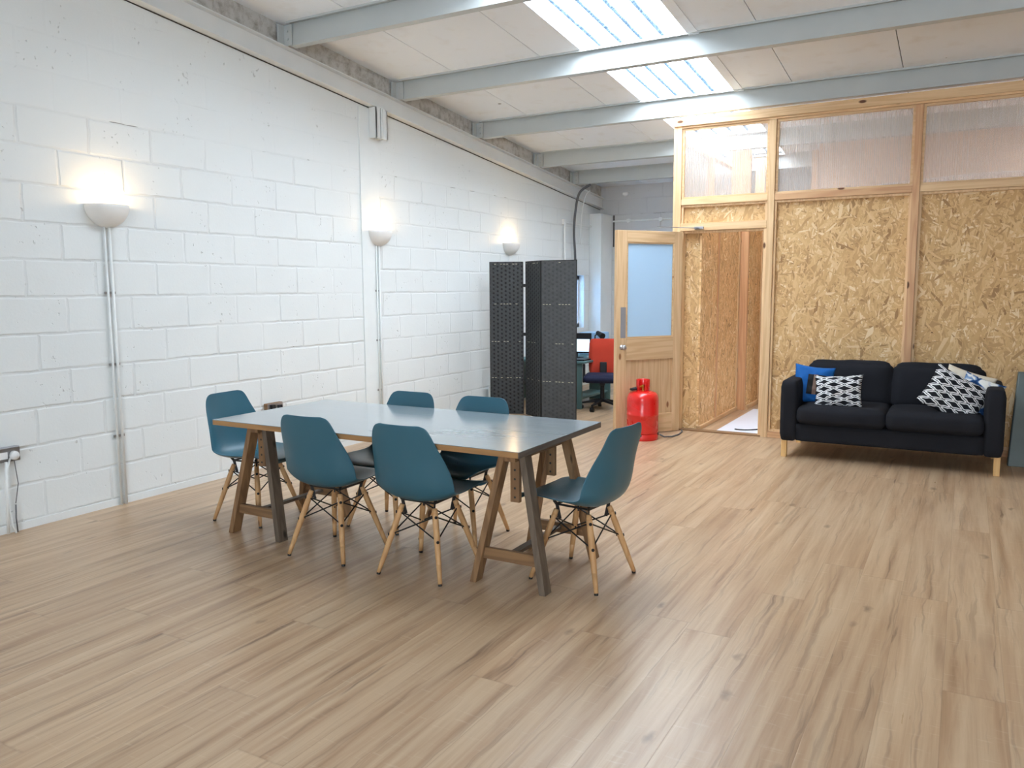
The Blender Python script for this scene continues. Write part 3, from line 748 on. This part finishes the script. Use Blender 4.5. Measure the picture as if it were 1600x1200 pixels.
# sockets on the left wall
def socket(y0, y1, z0, z1, label, mat):
    e = empty('wall_socket', (WX, (y0+y1)/2, z0)); tag(e, label, 'socket'); h = (y1-y0)/2
    MB().box(.007, .045, -h, h, 0, z1-z0).build('back_box', mat, e, bevel=.003)
    MB().box(.045, .049, -h+.003, h-.003, .003, z1-z0-.003).build('face_plate', M['chrome'], e, bevel=.001)
    return e
e = socket(2.52, 2.665, .436, .522, 'grey metal double socket with a white plug at the left edge of the picture', M['plate'])
MB().lathe([(0, 0), (.026, 0), (.026, .02), (.018, .032), (0, .034)], (0,0,0), 20).build('plug', M['white'], e, smooth=True)
pg = e.children[-1]; pg.rotation_euler = (0, PI/2, 0); pg.location = (.049, .03, .036)
MB().box(.049, .053, -.05, -.004, .02, .06).build('label_plate', M['white'], e)
e = socket(4.62, 4.79, .45, .52, 'brown double socket on the left wall behind the far chair', M['tres_x'])
MB().box(.05, .075, -.06, -.02, .02, .06).build('plug', M['rubber'], e, bevel=.003)
MB().box(.05, .07, .02, .06, .015, .05).build('plug', M['rubber'], e, bevel=.003)
tag(MB().tube([(WX+.055, 2.60, .46), (WX+.06, 2.58, .40), (WX+.05, 2.56, .3), (WX+.04, 2.575, .18), (WX+.045, 2.59, .05), (WX+.06, 2.6, .006)], .006).tube([(WX+.055, 2.575, .44), (WX+.05, 2.565, .2), (WX+.05, 2.56, .01)], .009).build('power_cable', M['conduit'], smooth=True), 'pale cables hanging from the socket at the left edge of the picture', 'cable')
tag(MB().tube([(WX+.06, 2.62, .44), (WX+.055, 2.635, .3), (WX+.04, 2.62, .18)], .0025).tube([(WX+.03, 2.625, .17), (WX+.032, 2.62, .09), (WX+.03, 2.625, .002)], .004).build('plug_lead', M['cable'], smooth=True), 'thin grey lead hanging from the white plug at the left edge of the picture', 'cable')

# thick grey cable hanging at the far end, sensor, trunking
pts = [Vector(p) for p in ((-4.55, 10.30, 2.835), (-4.72, 10.32, 2.74), (-4.80, 10.36, 2.5), (-4.84, 10.40, 2.2), (-4.85, 10.46, 1.9), (-4.85, 10.47, 1.5), (-4.86, 10.46, .02))]
sm = []
for i in range(len(pts)-1):
    p0, p1, p2, p3 = pts[max(i-1,0)], pts[i], pts[i+1], pts[min(i+2, len(pts)-1)]
    for k in range(6):
        s = k/6; sm.append(.5*((2*p1)+(p2-p0)*s+(2*p0-5*p1+4*p2-p3)*s*s+(3*p1-p0-3*p2+p3)*s**3))
sm.append(pts[-1])
tag(MB().tube(sm, .017, 10).build('thick_cable', M['cable'], smooth=True), 'thick grey cable curving down the far end of the left wall', 'cable')
tag(MB().tube([p + Vector((.05, .12, -.01)) for p in sm[4:22]], .006, 8).build('thin_cable', M['conduit'], smooth=True), 'thin pale cable beside the thick grey cable at the far corner', 'cable')
tag(MB().lathe([(0, 0), (.045, 0), (.045, -.03), (.02, -.05), (0, -.052)], (-4.46, YF-.12, 2.83), 16).build('smoke_detector', M['white'], smooth=True), 'small white ceiling sensor by the far wall', 'sensor')
mb = MB().cyl((WX+.2, YF-.012, 2.43), (-2.6, YF-.012, 2.43), .012, n=10)
for x in (-4.45, -3.95, -3.35, -2.8): mb.cyl((x, YF-.04, 2.43), (x, YF, 2.43), .03, n=12)
tag(mb.build('pipe_run', M['conduit'], smooth=False), 'thin painted pipe running along the top of the far wall', 'pipe')
struct(MB().box(-4.70, -4.68, YF-.004, YF-.0005, 2.05, 2.52).build('trim_5', M['dark']), 'dark vertical gap in the far corner')
mb = MB().cyl((WX+.03, 10.18, 0), (WX+.03, 10.18, 2.36), .014, n=10).cyl((WX+.03, 10.18, 2.34), (WX+.03, 11.08, 2.34), .012, n=10).box(WX, WX+.04, 10.15, 10.21, 2.31, 2.38)
tag(mb.build('wall_pipe', M['conduit']), 'slim painted pipe with an elbow on the left wall near the far corner', 'pipe')

# ------------------------------------------------------------------ table on trestles
TX0, TX1, TY0, TY1, TZ = -3.70, -1.71, 3.098, 4.035, .703
tb = MB(); e = .0
top = empty('table_top', ((TX0+TX1)/2, (TY0+TY1)/2, TZ-.030))
tag(top, 'slate blue laminate table top with raw plywood edges lying on two trestles', 'table top')
hx_, hy_ = (TX1-TX0)/2, (TY1-TY0)/2
MB().box(-hx_, hx_, -hy_, hy_, .027, .030).build('laminate_sheet', M['laminate'], top, bevel=.0008)
mb = MB().box(-hx_+.001, hx_-.006, -hy_+.001, hy_-.001, 0, .0268); mb.build('plywood_core', M['edge'], top, bevel=.001)
MB().box(hx_-.0055, hx_-.0005, -hy_+.001, hy_-.001, 0, .0268).build('edge_strip', M['edge_dark'], top, bevel=.001)

def trestle(xc, label):
    r = empty('trestle', (xc, 3.53, 0)); tag(r, label, 'trestle', 'wooden trestles under the table')
    zt = .612
    for s, (yb, yt) in ((-1, (-.275, -.215)), (1, (.300, .235))):
        for k in (-1, 1):
            m = M['grey_z'] if (k == 1 and s == -1) else M['tres_z']
            p0 = Vector((k*.192, yb, 0)); p1 = Vector((k*.050, yt, zt+.055))
            mb = MB(); hw, hd = .017, .033
            vs = [(p0.x-hw, p0.y-hd, 0), (p0.x+hw, p0.y-hd, 0), (p0.x+hw, p0.y+hd, 0), (p0.x-hw, p0.y+hd, 0),
                  (p1.x-hw, p1.y-hd, p1.z), (p1.x+hw, p1.y-hd, p1.z), (p1.x+hw, p1.y+hd, p1.z), (p1.x-hw, p1.y+hd, p1.z)]
            mb.add(vs, [(3,2,1,0),(4,5,6,7),(0,1,5,4),(1,2,6,5),(2,3,7,6),(3,0,4,7)])
            mb.build('leg', m, r, bevel=.0025)
        yy = yb + (yt-yb)*.2
        MB().box(-.148, .148, yy-.012, yy+.014, .120, .176).build('cross_bar', M['tres_x'], r, bevel=.002)
        po = MB().box(-.026, .024, yt-.012+(.008 if s < 0 else -.06), yt+.012+(.008 if s < 0 else -.06), .405 if s < 0 else .458, .612)
        o = po.build('adjusting_post', M['tres_z'], r, bevel=.002)
        for i in range(4 if s < 0 else 3): MB().cyl((.0, yt-.0125+(.008 if s < 0 else -.06), .43+(s > 0)*.05+i*.045), (.0, yt-.0135+(.008 if s < 0 else -.06), .43+(s > 0)*.05+i*.045), .006, n=10).build('peg_hole', M['dark'], o)
    MB().box(-.03, .03, -.27, .29, .614, .6725).build('top_beam', M['tres_y'], r, bevel=.003)
    MB().box(-.030, .010, -.250, .276, .140, .158).build('stretcher', M['grey_y'], r, bevel=.002)
    return r
trestle(-1.850, 'weathered brown wooden trestle under the right end of the table')
trestle(-3.547, 'weathered brown wooden trestle under the left end of the table')

# ------------------------------------------------------------------ shell chairs
PROF = [  # forward y, z, half width, edge lift
 (.276,.390,.145,.000), (.283,.400,.170,.000), (.278,.411,.187,.002), (.256,.423,.203,.006), (.210,.430,.216,.012), (.130,.424,.224,.020), (.050,.412,.229,.028), (-.030,.400,.232,.038),
 (-.095,.394,.234,.050), (-.145,.400,.236,.062), (-.180,.425,.237,.072), (-.202,.465,.236,.078), (-.217,.520,.231,.080), (-.224,.580,.219,.066), (-.232,.640,.203,.046),
 (-.240,.690,.188,.030), (-.246,.732,.176,.022), (-.249,.758,.164,.018), (-.251,.775,.150,.016), (-.252,.784,.132,.013), (-.252,.788,.108,.012)]
def shell_mesh():
    NU = 20; bm = bmesh.new(); rows = []
    for i, (y, z, hw, lift) in enumerate(PROF):
        a = PROF[max(i-1, 0)]; b = PROF[min(i+1, len(PROF)-1)]
        if i == 0: a = PROF[1]; b = PROF[3]
        if i < 2: a, b = PROF[2], PROF[4]
        ty, tz = b[0]-a[0], b[1]-a[1]; L = math.hypot(ty, tz); ny, nz = tz/L, -ty/L     # inward normal: up over seat, forward at back
        row = []
        for j in range(NU+1):
            u = 2*j/NU - 1; uu = math.copysign(1-(1-abs(u))**1.15, u)
            l = lift*abs(uu)**2.6
            dip = -.006*(1-abs(uu)**2) if 3 <= i <= 9 else 0
            row.append(bm.verts.new((uu*hw, y + ny*(l+dip), z + nz*(l+dip))))
        rows.append(row)
    for i in range(len(rows)-1):
        for j in range(NU): bm.faces.new((rows[i][j], rows[i][j+1], rows[i+1][j+1], rows[i+1][j]))
    bmesh.ops.recalc_face_normals(bm, faces=bm.faces)
    me = bpy.data.meshes.new('seat_shell'); bm.to_mesh(me); bm.free(); return me
SH = shell_mesh()
def make_chair():
    r = empty('shell_chair')
    s = link('seat_shell', SH, M['teal'], r, True)
    md = s.modifiers.new('thick', 'SOLIDIFY'); md.thickness = .006; md.offset = 0
    md = s.modifiers.new('sub', 'SUBSURF'); md.levels = 1; md.render_levels = 2
    T_ = {}; F_ = {}
    for kx in (-1, 1):
        for ky in (-1, 1):
            tp = Vector((kx*.098, ky*.092, .352)); ft = Vector((kx*.186, ky*.188, .010)); T_[kx,ky] = tp; F_[kx,ky] = ft
            mb = MB(); d = ft - tp
            rad = [.0125, .0145, .0155, .0155, .0135, .0105]; ts = [0, .08, .25, .45, .75, 1.]
            for i in range(5): mb.cyl(tp+d*ts[i], tp+d*ts[i+1], rad[i], rad[i+1], n=14, cap=(i in (0, 4)))
            lg = mb.build('leg', M['beech'], r, smooth=True)
            MB().cyl(ft - d.normalized()*.006, ft + Vector((0,0,-.0095)), .0105, .010, n=12).build('foot_pad', M['black'], lg)
            inward = Vector((-kx, -ky, 0)).normalized()
            for q in (.11, .44):
                bt = MB(); p = tp + d*q; bt.cyl(p - inward*.020, p + inward*.020, .0045, n=8); bt.cyl(p - inward*.0195, p - inward*.0155, .008, n=8)
                bt.build('bolt', M['black'], lg)
    fr = MB(); zz = .378
    fr.box(-.10, .10, -.098, -.086, zz-.004, zz+.004).box(-.10, .10, .086, .098, zz-.004, zz+.004).box(-.104, -.092, -.09, .09, zz-.004, zz+.004).box(.092, .104, -.09, .09, zz-.004, zz+.004)
    for (kx, ky), tp in T_.items():
        fr.beam(tp + Vector((-kx*.012, -ky*.012, -.05)), tp + Vector((0, 0, .03)), .016, .006, up=(kx, -ky, 0))
        fr.cyl((kx*.098, ky*.092, zz), (kx*.11, ky*.10, zz+.020), .008, n=8)
    fr.build('mounting_bracket', M['black'], r)
    for A_, B_ in (((-1,-1),(1,-1)), ((1,-1),(1,1)), ((1,1),(-1,1)), ((-1,1),(-1,-1))):
        st = MB()
        for P_, Q_ in ((A_, B_), (B_, A_)):
            st.cyl(T_[P_] + (F_[P_]-T_[P_])*.11, T_[Q_] + (F_[Q_]-T_[Q_])*.44, .0038, n=7)
        st.build('brace', M['black'], r)
    return r
proto = make_chair()
G = 'teal shell chairs around the table'
spots = [  # centre x, y, facing angle (0 = facing +y)
 (-2.948, 3.278, 0.03, 'teal shell chair with its back to the camera, left of the near two'),
 (-2.340, 3.284, 0.02, 'teal shell chair with its back to the camera, right of the near two'),
 (-1.602, 3.559, PI/2-.125, 'teal shell chair at the right end of the table, seen from its side'),
 (-3.850, 3.548, -PI/2+.06, 'bright lit teal shell chair at the left end of the table, beside the block wall'),
 (-2.485, 3.842, PI+.02, 'teal shell chair on the far side of the table, in front of the folding screen'),
 (-3.020, 3.842, PI+.0, 'teal shell chair on the far side of the table, below the middle wall lamp')]
for i, (x, y, a, lb) in enumerate(spots):
    c = proto if i == 0 else copy_tree(proto)
    c.location = (x, y, 0); c.rotation_euler = (0, 0, a); tag(c, lb, 'chair', G)

# ------------------------------------------------------------------ sofa
so = empty('sofa', (-.508, 6.95, 0)); tag(so, 'charcoal two seat sofa with birch legs in front of the strand board wall', 'sofa')
W2 = .812; D_ = .80
rbox('base', -W2+.125, W2-.125, .015, D_-.02, .145, .30, .02, M['fabric'], so)
rbox('arm', -W2, -W2+.135, .0, D_, .145, .655, .035, M['fabric'], so, puff=.004)
rbox('arm', W2-.135, W2, .0, D_, .145, .655, .035, M['fabric'], so, puff=.004)
rbox('backrest', -W2+.13, W2-.13, D_-.15, D_-.0, .25, .66, .035, M['fabric'], so)
rbox('seat_cushion', -W2+.137, -.002, -.035, D_-.16, .302, .448, .045, M['fabric'], so, puff=.010, seed=1, wr=.004)
rbox('seat_cushion', .002, W2-.137, -.035, D_-.16, .302, .448, .045, M['fabric'], so, puff=.010, seed=2, wr=.004)
for k, (a, b) in enumerate(((-W2+.14, -.004), (.004, W2-.14))):
    o = rbox('back_cushion', a, b, -.09, .09, -.185, .185, .06, M['fabric'], so, puff=.022, seed=5+k, wr=.010, nz=12)
    o.location = (0, D_-.235, .590); o.rotation_euler = (-.16, 0, 0)
for kx in (-1, 1):
    for y in (.035, D_-.06):
        MB().box(kx*(W2-.035)-.022, kx*(W2-.035)+.022, y-.0, y+.045, 0, .146).build('leg', M['sofaleg'], so, bevel=.003)

def cushion(name, w, h, th, mat, loc, rot, label, seed=0, corner=.12, crumple=.006):
    N = 26; bm = bmesh.new(); uvl = bm.loops.layers.uv.new('UVMap')
    def pos_(u, v, s):
        pin = 1 - corner*(1-abs(u))*abs(v)**2*.9 - 0; pin2 = 1 - corner*(1-abs(v))*abs(u)**2*.9
        x = u*w/2*(1 - corner*.75*(1 - v*v)*abs(u)**1.5); z = v*h/2*(1 - corner*.75*(1 - u*u)*abs(v)**1.5)
        t_ = th/2*((1-u**2)*(1-v**2))**.42 if abs(u) < 1 and abs(v) < 1 else 0
        nz = mnoise.noise(Vector((u*2.2+seed, v*2.2, s*.3)))*crumple*3 + mnoise.noise(Vector((u*6+seed, v*6, s)))*crumple
        edge = (1-abs(u)**6)*(1-abs(v)**6)
        return Vector((x, s*t_ + nz*edge, z))
    V_ = {}
    for s in (-1, 1):
        for i in range(N+1):
            for j in range(N+1):
                if s == 1 and (i in (0, N) or j in (0, N)): V_[s,i,j] = V_[-1,i,j]; continue
                V_[s,i,j] = bm.verts.new(pos_(2*i/N-1, 2*j/N-1, s))
    for s in (-1, 1):
        for i in range(N):
            for j in range(N):
                q = [(i,j),(i+1,j),(i+1,j+1),(i,j+1)]
                if s == 1: q = q[::-1]
                try: f_ = bm.faces.new([V_[s,a,b] for a, b in q])
                except ValueError: continue
                for lp, (a, b) in zip(f_.loops, q): lp[uvl].uv = (a/N, b/N)
    bmesh.ops.recalc_face_normals(bm, faces=bm.faces)
    me = bpy.data.meshes.new(name); bm.to_mesh(me); bm.free()
    o = link(name, me, mat, None, True); o.location = loc; o.rotation_euler = rot
    tag(o, label, 'cushion', None); return o
cushion('throw_cushion', .33, .34, .12, M['blue'], (-1.115, 7.28, .592), (-.22, .10, .12), 'royal blue cushion with a black panel at the left arm of the sofa', 1)
cushion('throw_cushion', .385, .285, .13, M['trel2'], (-.888, 7.12, .566), (-.35, -.07, -.05), 'black and white trellis cushion leaning on the blue cushion, left end of the sofa', 2, crumple=.010)
cushion('throw_cushion', .45, .36, .13, M['trel'], (-.040, 7.14, .576), (-.42, .50, .05), 'black and white trellis cushion tilted on its corner at the right end of the sofa', 3)
cushion('throw_cushion', .36, .32, .10, M['cream'], (.035, 7.33, .608), (-.25, .30, .0), 'cream cushion with small dark marks, behind the right trellis cushion', 4)
cushion('throw_cushion', .30, .30, .09, M['ikat'], (.118, 7.24, .575), (-.25, .35, -.2), 'blue and white patterned cushion against the right arm of the sofa', 5)

# leaning sheet right of the sofa
ln = MB(); P = [(.352, 7.20), (.95, 7.34)]
ln.add([(.352, 7.47, .0), (.93, 7.51, .0), (.98, 7.76, .735), (.400, 7.74, .735), (.360, 7.43, .0), (.94, 7.47, .0), (.99, 7.73, .735), (.408, 7.70, .735)],
       [(0,1,2,3),(7,6,5,4),(0,4,5,1),(1,5,6,2),(2,6,7,3),(3,7,4,0)])
tag(ln.build('leaning_board', M['leaning'], bevel=.008), 'grey green sheet leaning on the partition right of the sofa, cut by the picture edge', 'board')

# ------------------------------------------------------------------ gas bottle
gb = empty('gas_bottle', (-2.632, 7.215, 0)); tag(gb, 'red gas bottle with a collar standing by the open pine door', 'gas bottle')
R0 = .150
prof = [(R0*.93, .055), (R0*.99, .066), (R0, .08), (R0, .232), (R0*1.012, .236), (R0*1.012, .246), (R0, .25), (R0, .375), (R0*.985, .40), (R0*.93, .425), (R0*.82, .445), (R0*.62, .458), (R0*.4, .464), (0, .466)]
MB().lathe([(0, .05)] + prof, n=48).build('body', M['red'], gb, smooth=True)
ft = MB(); ft.lathe([(R0*.97, 0), (R0*.985, .004), (R0*.985, .055), (R0*.93, .062), (R0*.93, .004), (R0*.97, 0)], n=48)
ft.build('foot_ring', M['red'], gb, smooth=True)
sl = MB()
for a in (-1.50, .35, 2.2, 4.0):
    c_, s_ = math.cos(a), math.sin(a); tx, ty = -s_, c_
    sl.beam((c_*R0*.985-tx*.035, s_*R0*.985-ty*.035, .052), (c_*R0*.985+tx*.035, s_*R0*.985+ty*.035, .052), .012, .014)
sl.build('drain_slot', M['dark'], gb)
co = MB(); a0 = -1.15
prof = [(.062, .445), (.065, .45), (.065, .565), (.062, .572), (.059, .565), (.059, .45)]
co.lathe(prof + [prof[0]], n=36, a0=a0-.35+.55, a1=a0+2*PI-.75+.1)
co.build('collar', M['red'], gb, smooth=True)
vl = MB().cyl((0,0,.464), (0,0,.52), .014).cyl((0,0,.50), (-.03,-.04,.50), .012).build('valve', M['brass'], gb)
rg = MB().cyl((-.045,-.05,.487), (-.085,-.075,.478), .016).cyl((-.10,-.055,.478), (-.07,-.095,.480), .012)
rg.build('regulator', M['rubber'], gb)
tag(MB().tube([(-2.475, 7.262, .045), (-2.44, 7.29, .022), (-2.40, 7.40, .010), (-2.38, 7.55, .008), (-2.40, 7.72, .008), (-2.43, 7.80, .008)], .008).build('gas_hose', M['cable'], smooth=True), 'black hose lying on the floor between the gas bottle and the door post', 'hose')

# ------------------------------------------------------------------ folding screen
def wpt(px, w):      # a point on the floor at view depth w below picture column px
    yaw = -.51250266; fwd = (math.sin(yaw), math.cos(yaw)); rt = (math.cos(yaw), -math.sin(yaw)); k = (px-800)/1255.72*w
    return Vector((fwd[0]*w + rt[0]*k, fwd[1]*w + rt[1]*k, 0))
E_, D2, C2, B2, A2 = wpt(901.5, 8.62), wpt(846, 8.80), wpt(822.5, 9.13), wpt(818.5, 9.16), wpt(766, 9.20)
E_.z = D2.z = C2.z = B2.z = A2.z = 0
fs_ = empty('folding_screen', D2); tag(fs_, 'black woven three panel folding screen standing in front of the desk', 'folding screen')
Hs = 1.735
def sc_panel(P, Q, mat, side_in=.0):
    d = Q - P; L = d.length; a = math.atan2(d.y, d.x)
    pn = MB().box(.008, L-.008, -.007, .007, .012, Hs-.008).build('woven_panel', mat, fs_)
    pn.location = P - D2; pn.rotation_euler = (0, 0, a)
    fr = MB().box(0, .008, -.008, .008, .0, Hs).box(L-.008, L, -.008, .008, .0, Hs).box(.008, L-.008, -.008, .008, Hs-.008, Hs).box(.008, L-.008, -.008, .008, .0, .012)
    fr.build('frame', M['black'], pn, bevel=.002)
    st = MB()
    for z in (Hs*.24, Hs*.48, Hs*.725, Hs*.995 - .02):
        n_ = 10
        for k in range(n_):
            if random.random() < .45:
                x0 = .02 + (L-.04)*k/n_; st.box(x0, x0+.022, -.0082, .0082, z, z+.005)
    st.build('pale_stitching', M['goldbit'], pn)['kind'] = 'stuff'
Hs = 1.735
sc_panel(A2, B2, M['weave']); sc_panel(C2, D2, M['weave']); sc_panel(D2 + Vector((.004, -.004, 0)), E_, M['weave_fine'])
for z in (.35, .9, 1.45): MB().box(min(B2.x, C2.x)-D2.x-.004, max(B2.x, C2.x)-D2.x+.004, B2.y-D2.y-.02, B2.y-D2.y+.0, z, z+.035).build('hinge', M['black'], fs_)

# ------------------------------------------------------------------ desk corner behind the screen
dk = empty('desk', (-4.2, 9.0, 0)); tag(dk, 'grey green office desk behind the folding screen', 'desk')
MB().box(-.68, .31, -.35, 1.15, .545, .57).build('desk_top', M['desk'], dk, bevel=.003)
MB().box(.02, .27, -.33, -.305, .0, .545).build('side_panel', M['desk'], dk, bevel=.002)
MB().box(-.05, .24, .62, .645, .0, .545).build('side_panel', M['desk'], dk, bevel=.002)
MB().box(-.66, -.64, -.3, 1.1, .05, .545).build('back_panel', M['desk'], dk)
MB().box(-.02, .22, -.30, .60, .10, .125).build('shelf', M['desk'], dk, bevel=.002)
def onto(px, py, w):
    return None
mo = empty('monitor', (-4.22, 9.12, .57)); tag(mo, 'black computer monitor on the desk behind the folding screen', 'monitor'); mo.rotation_euler = (0, 0, .3)
MB().box(-.22, .20, -.02, .02, .06, .31).build('casing', M['rubber'], mo, bevel=.006)
MB().box(-.20, .18, -.0215, -.0205, .08, .235).build('display', M['screen'], mo)
MB().box(-.03, .03, .0, .03, .0, .12).box(-.10, .10, -.06, .08, 0, .012).build('stand', M['rubber'], mo, bevel=.003)
bx = MB().box(-4.40, -4.10, 9.62, 9.92, .571, .86)
tag(bx.build('storage_box', M['lightblue'], bevel=.01), 'pale blue box on the desk beside the window', 'box')
dl = empty('desk_lamp', (-4.13, 9.50, .571)); tag(dl, 'small black desk lamp beside the monitor', 'desk lamp')
MB().lathe([(0, 0), (.07, 0), (.07, .015), (0, .02)], n=20).build('lamp_base', M['rubber'], dl)
MB().cyl((0, 0, .02), (.02, -.02, .26), .008).cyl((.02, -.02, .26), (.10, -.08, .30), .008).build('lamp_arm', M['rubber'], dl)
MB().cyl((.07, -.06, .30), (.17, -.13, .26), .026, .04, n=16).build('lamp_head', M['rubber'], dl)
kb = MB().box(-4.08, -3.92, 8.72, 8.98, .571, .588)
tag(kb.build('keyboard', M['rubber'], bevel=.003), 'black keyboard on the desk in front of the monitor', 'keyboard')
pp = MB()
for i, (dx, dy) in enumerate(((0,0),(.012,.01),(-.01,.02))): pp.box(-4.10+dx, -3.92+dx, 9.20+dy, 9.40+dy, .571+i*.006, .576+i*.006)
tag(pp.build('paper_stack', M['white']), 'white papers on the desk near the red chair', 'papers')
tag(MB().lathe([(0, 0), (.035, 0), (.04, .1), (.037, .1), (.032, .006), (0, .006)], (-4.03, 9.42, .571), 18).build('glass_jar', M['lightblue'], smooth=True), 'pale blue tumbler on the desk', 'tumbler')
# low grey heater against the wall left of the screen
ph = empty('wall_heater', (WX+.03, 8.10, .02)); tag(ph, 'low pale grey heater with a black side on the wall left of the folding screen', 'heater')
MB().prism([(0.0, 0, 0), (.17, 0, 0), (.11, 0, .27), (0.0, 0, .27)], (0, .30, 0)).build('casing', M['conduit'], ph, bevel=.006)
MB().prism([(0.02, .302, .0), (.18, .302, .0), (.115, .302, .26), (0.02, .302, .26)], (0, .14, 0)).build('side_cover', M['rubber'], ph, bevel=.006)

# red office chair
oc = empty('office_chair', (-3.70, 8.76, 0), .35); tag(oc, 'red backed office chair with a navy seat and black five star base at the desk', 'office chair')
rbox('backrest', -.17, .17, -.035, .035, .40, .82, .03, M['redfab'], oc, puff=.01)
oc.children[-1].location = (0, .20, 0); oc.children[-1].rotation_euler = (-.10, 0, 0)
rbox('seat', -.21, .21, -.21, .19, .34, .42, .035, M['navy'], oc, puff=.01)
MB().box(-.04, .04, .16, .22, .30, .55).box(-.03, .03, -.05, .20, .29, .335).box(-.235, -.205, -.02, .04, .32, .54).build('back_support', M['rubber'], oc, bevel=.008)
MB().cyl((0,0,.10), (0,0,.31), .025).build('gas_column', M['rubber'], oc)
bs = MB()
for k in range(5):
    a = 2*PI*k/5 + .5; c_, s_ = math.cos(a), math.sin(a)
    bs.beam((0, 0, .12), (c_*.25, s_*.25, .075), .05, .035, w2=.028, h2=.02)
    cs = MB(); cs.cyl((c_*.25-s_*.02, s_*.25+c_*.02, .026), (c_*.25+s_*.02, s_*.25-c_*.02, .026), .026, n=16).cyl((c_*.25, s_*.25, .03), (c_*.25, s_*.25, .07), .01); cs.build('castor', M['black'], oc)
bs.build('star_base', M['rubber'], oc, bevel=.004)

# ------------------------------------------------------------------ light
wd = bpy.data.worlds.new('World'); sc.world = wd; wd.use_nodes = True; nt = wd.node_tree; nt.nodes.clear()
bg = nt.nodes.new('ShaderNodeBackground'); wo = nt.nodes.new('ShaderNodeOutputWorld'); nt.links.new(bg.outputs[0], wo.inputs[0])
bg.inputs[0].default_value = (.81, .905, 1.0, 1); bg.inputs[1].default_value = 14.0
def portal(loc, rot, sx, sy):
    li = bpy.data.lights.new('daylight_portal', 'AREA'); li.shape = 'RECTANGLE'; li.size = sx; li.size_y = sy; li.cycles.is_portal = True
    o = bpy.data.objects.new('daylight_portal', li); COL.objects.link(o); o.location = loc; o.rotation_euler = rot
portal((-2.467, 7.0, zc(7.0)+.12), (-SL, 0, 0), .96, 7.0)
portal((1.705, 9.2, zc(9.2)+.12), (-SL, 0, 0), .96, 2.7)
for a, b in [(-.6, 1.8)]: portal(((a+b)/2, YB-.12, 1.9), (PI/2, 0, 0), b-a, 2.0)
portal((WX-.16, (WY0+WY1)/2, (WZ0+WZ1)/2), (0, -PI/2, 0), WZ1-WZ0, WY1-WY0)

# ------------------------------------------------------------------ camera
yaw, pitch, roll = -.51250266, .11790459, -.00581289
f = Vector((math.sin(yaw)*math.cos(pitch), math.cos(yaw)*math.cos(pitch), -math.sin(pitch)))
r = Vector((math.cos(yaw), -math.sin(yaw), 0)); u = r.cross(f); c_, s_ = math.cos(roll), math.sin(roll)
R_, U_ = r*c_ + u*s_, -r*s_ + u*c_
cd = bpy.data.cameras.new('Camera'); cam = bpy.data.objects.new('Camera', cd); COL.objects.link(cam)
cam.matrix_world = Matrix(((R_.x, U_.x, -f.x, 0), (R_.y, U_.y, -f.y, 0), (R_.z, U_.z, -f.z, CAMH), (0, 0, 0, 1)))
cd.sensor_fit = 'HORIZONTAL'; cd.sensor_width = 36; cd.lens = 36*1255.72/1600; cd.clip_start = .05
sc.camera = cam
vs = sc.view_settings; vs.view_transform = 'Standard'; vs.look = 'None'; vs.gamma = 1; vs.exposure = .66; vs.use_curve_mapping = False
sc.cycles.max_bounces = 14; sc.cycles.diffuse_bounces = 7; sc.cycles.transparent_max_bounces = 12; sc.cycles.sample_clamp_indirect = 8
sc.cycles.caustics_reflective = False; sc.cycles.caustics_refractive = False
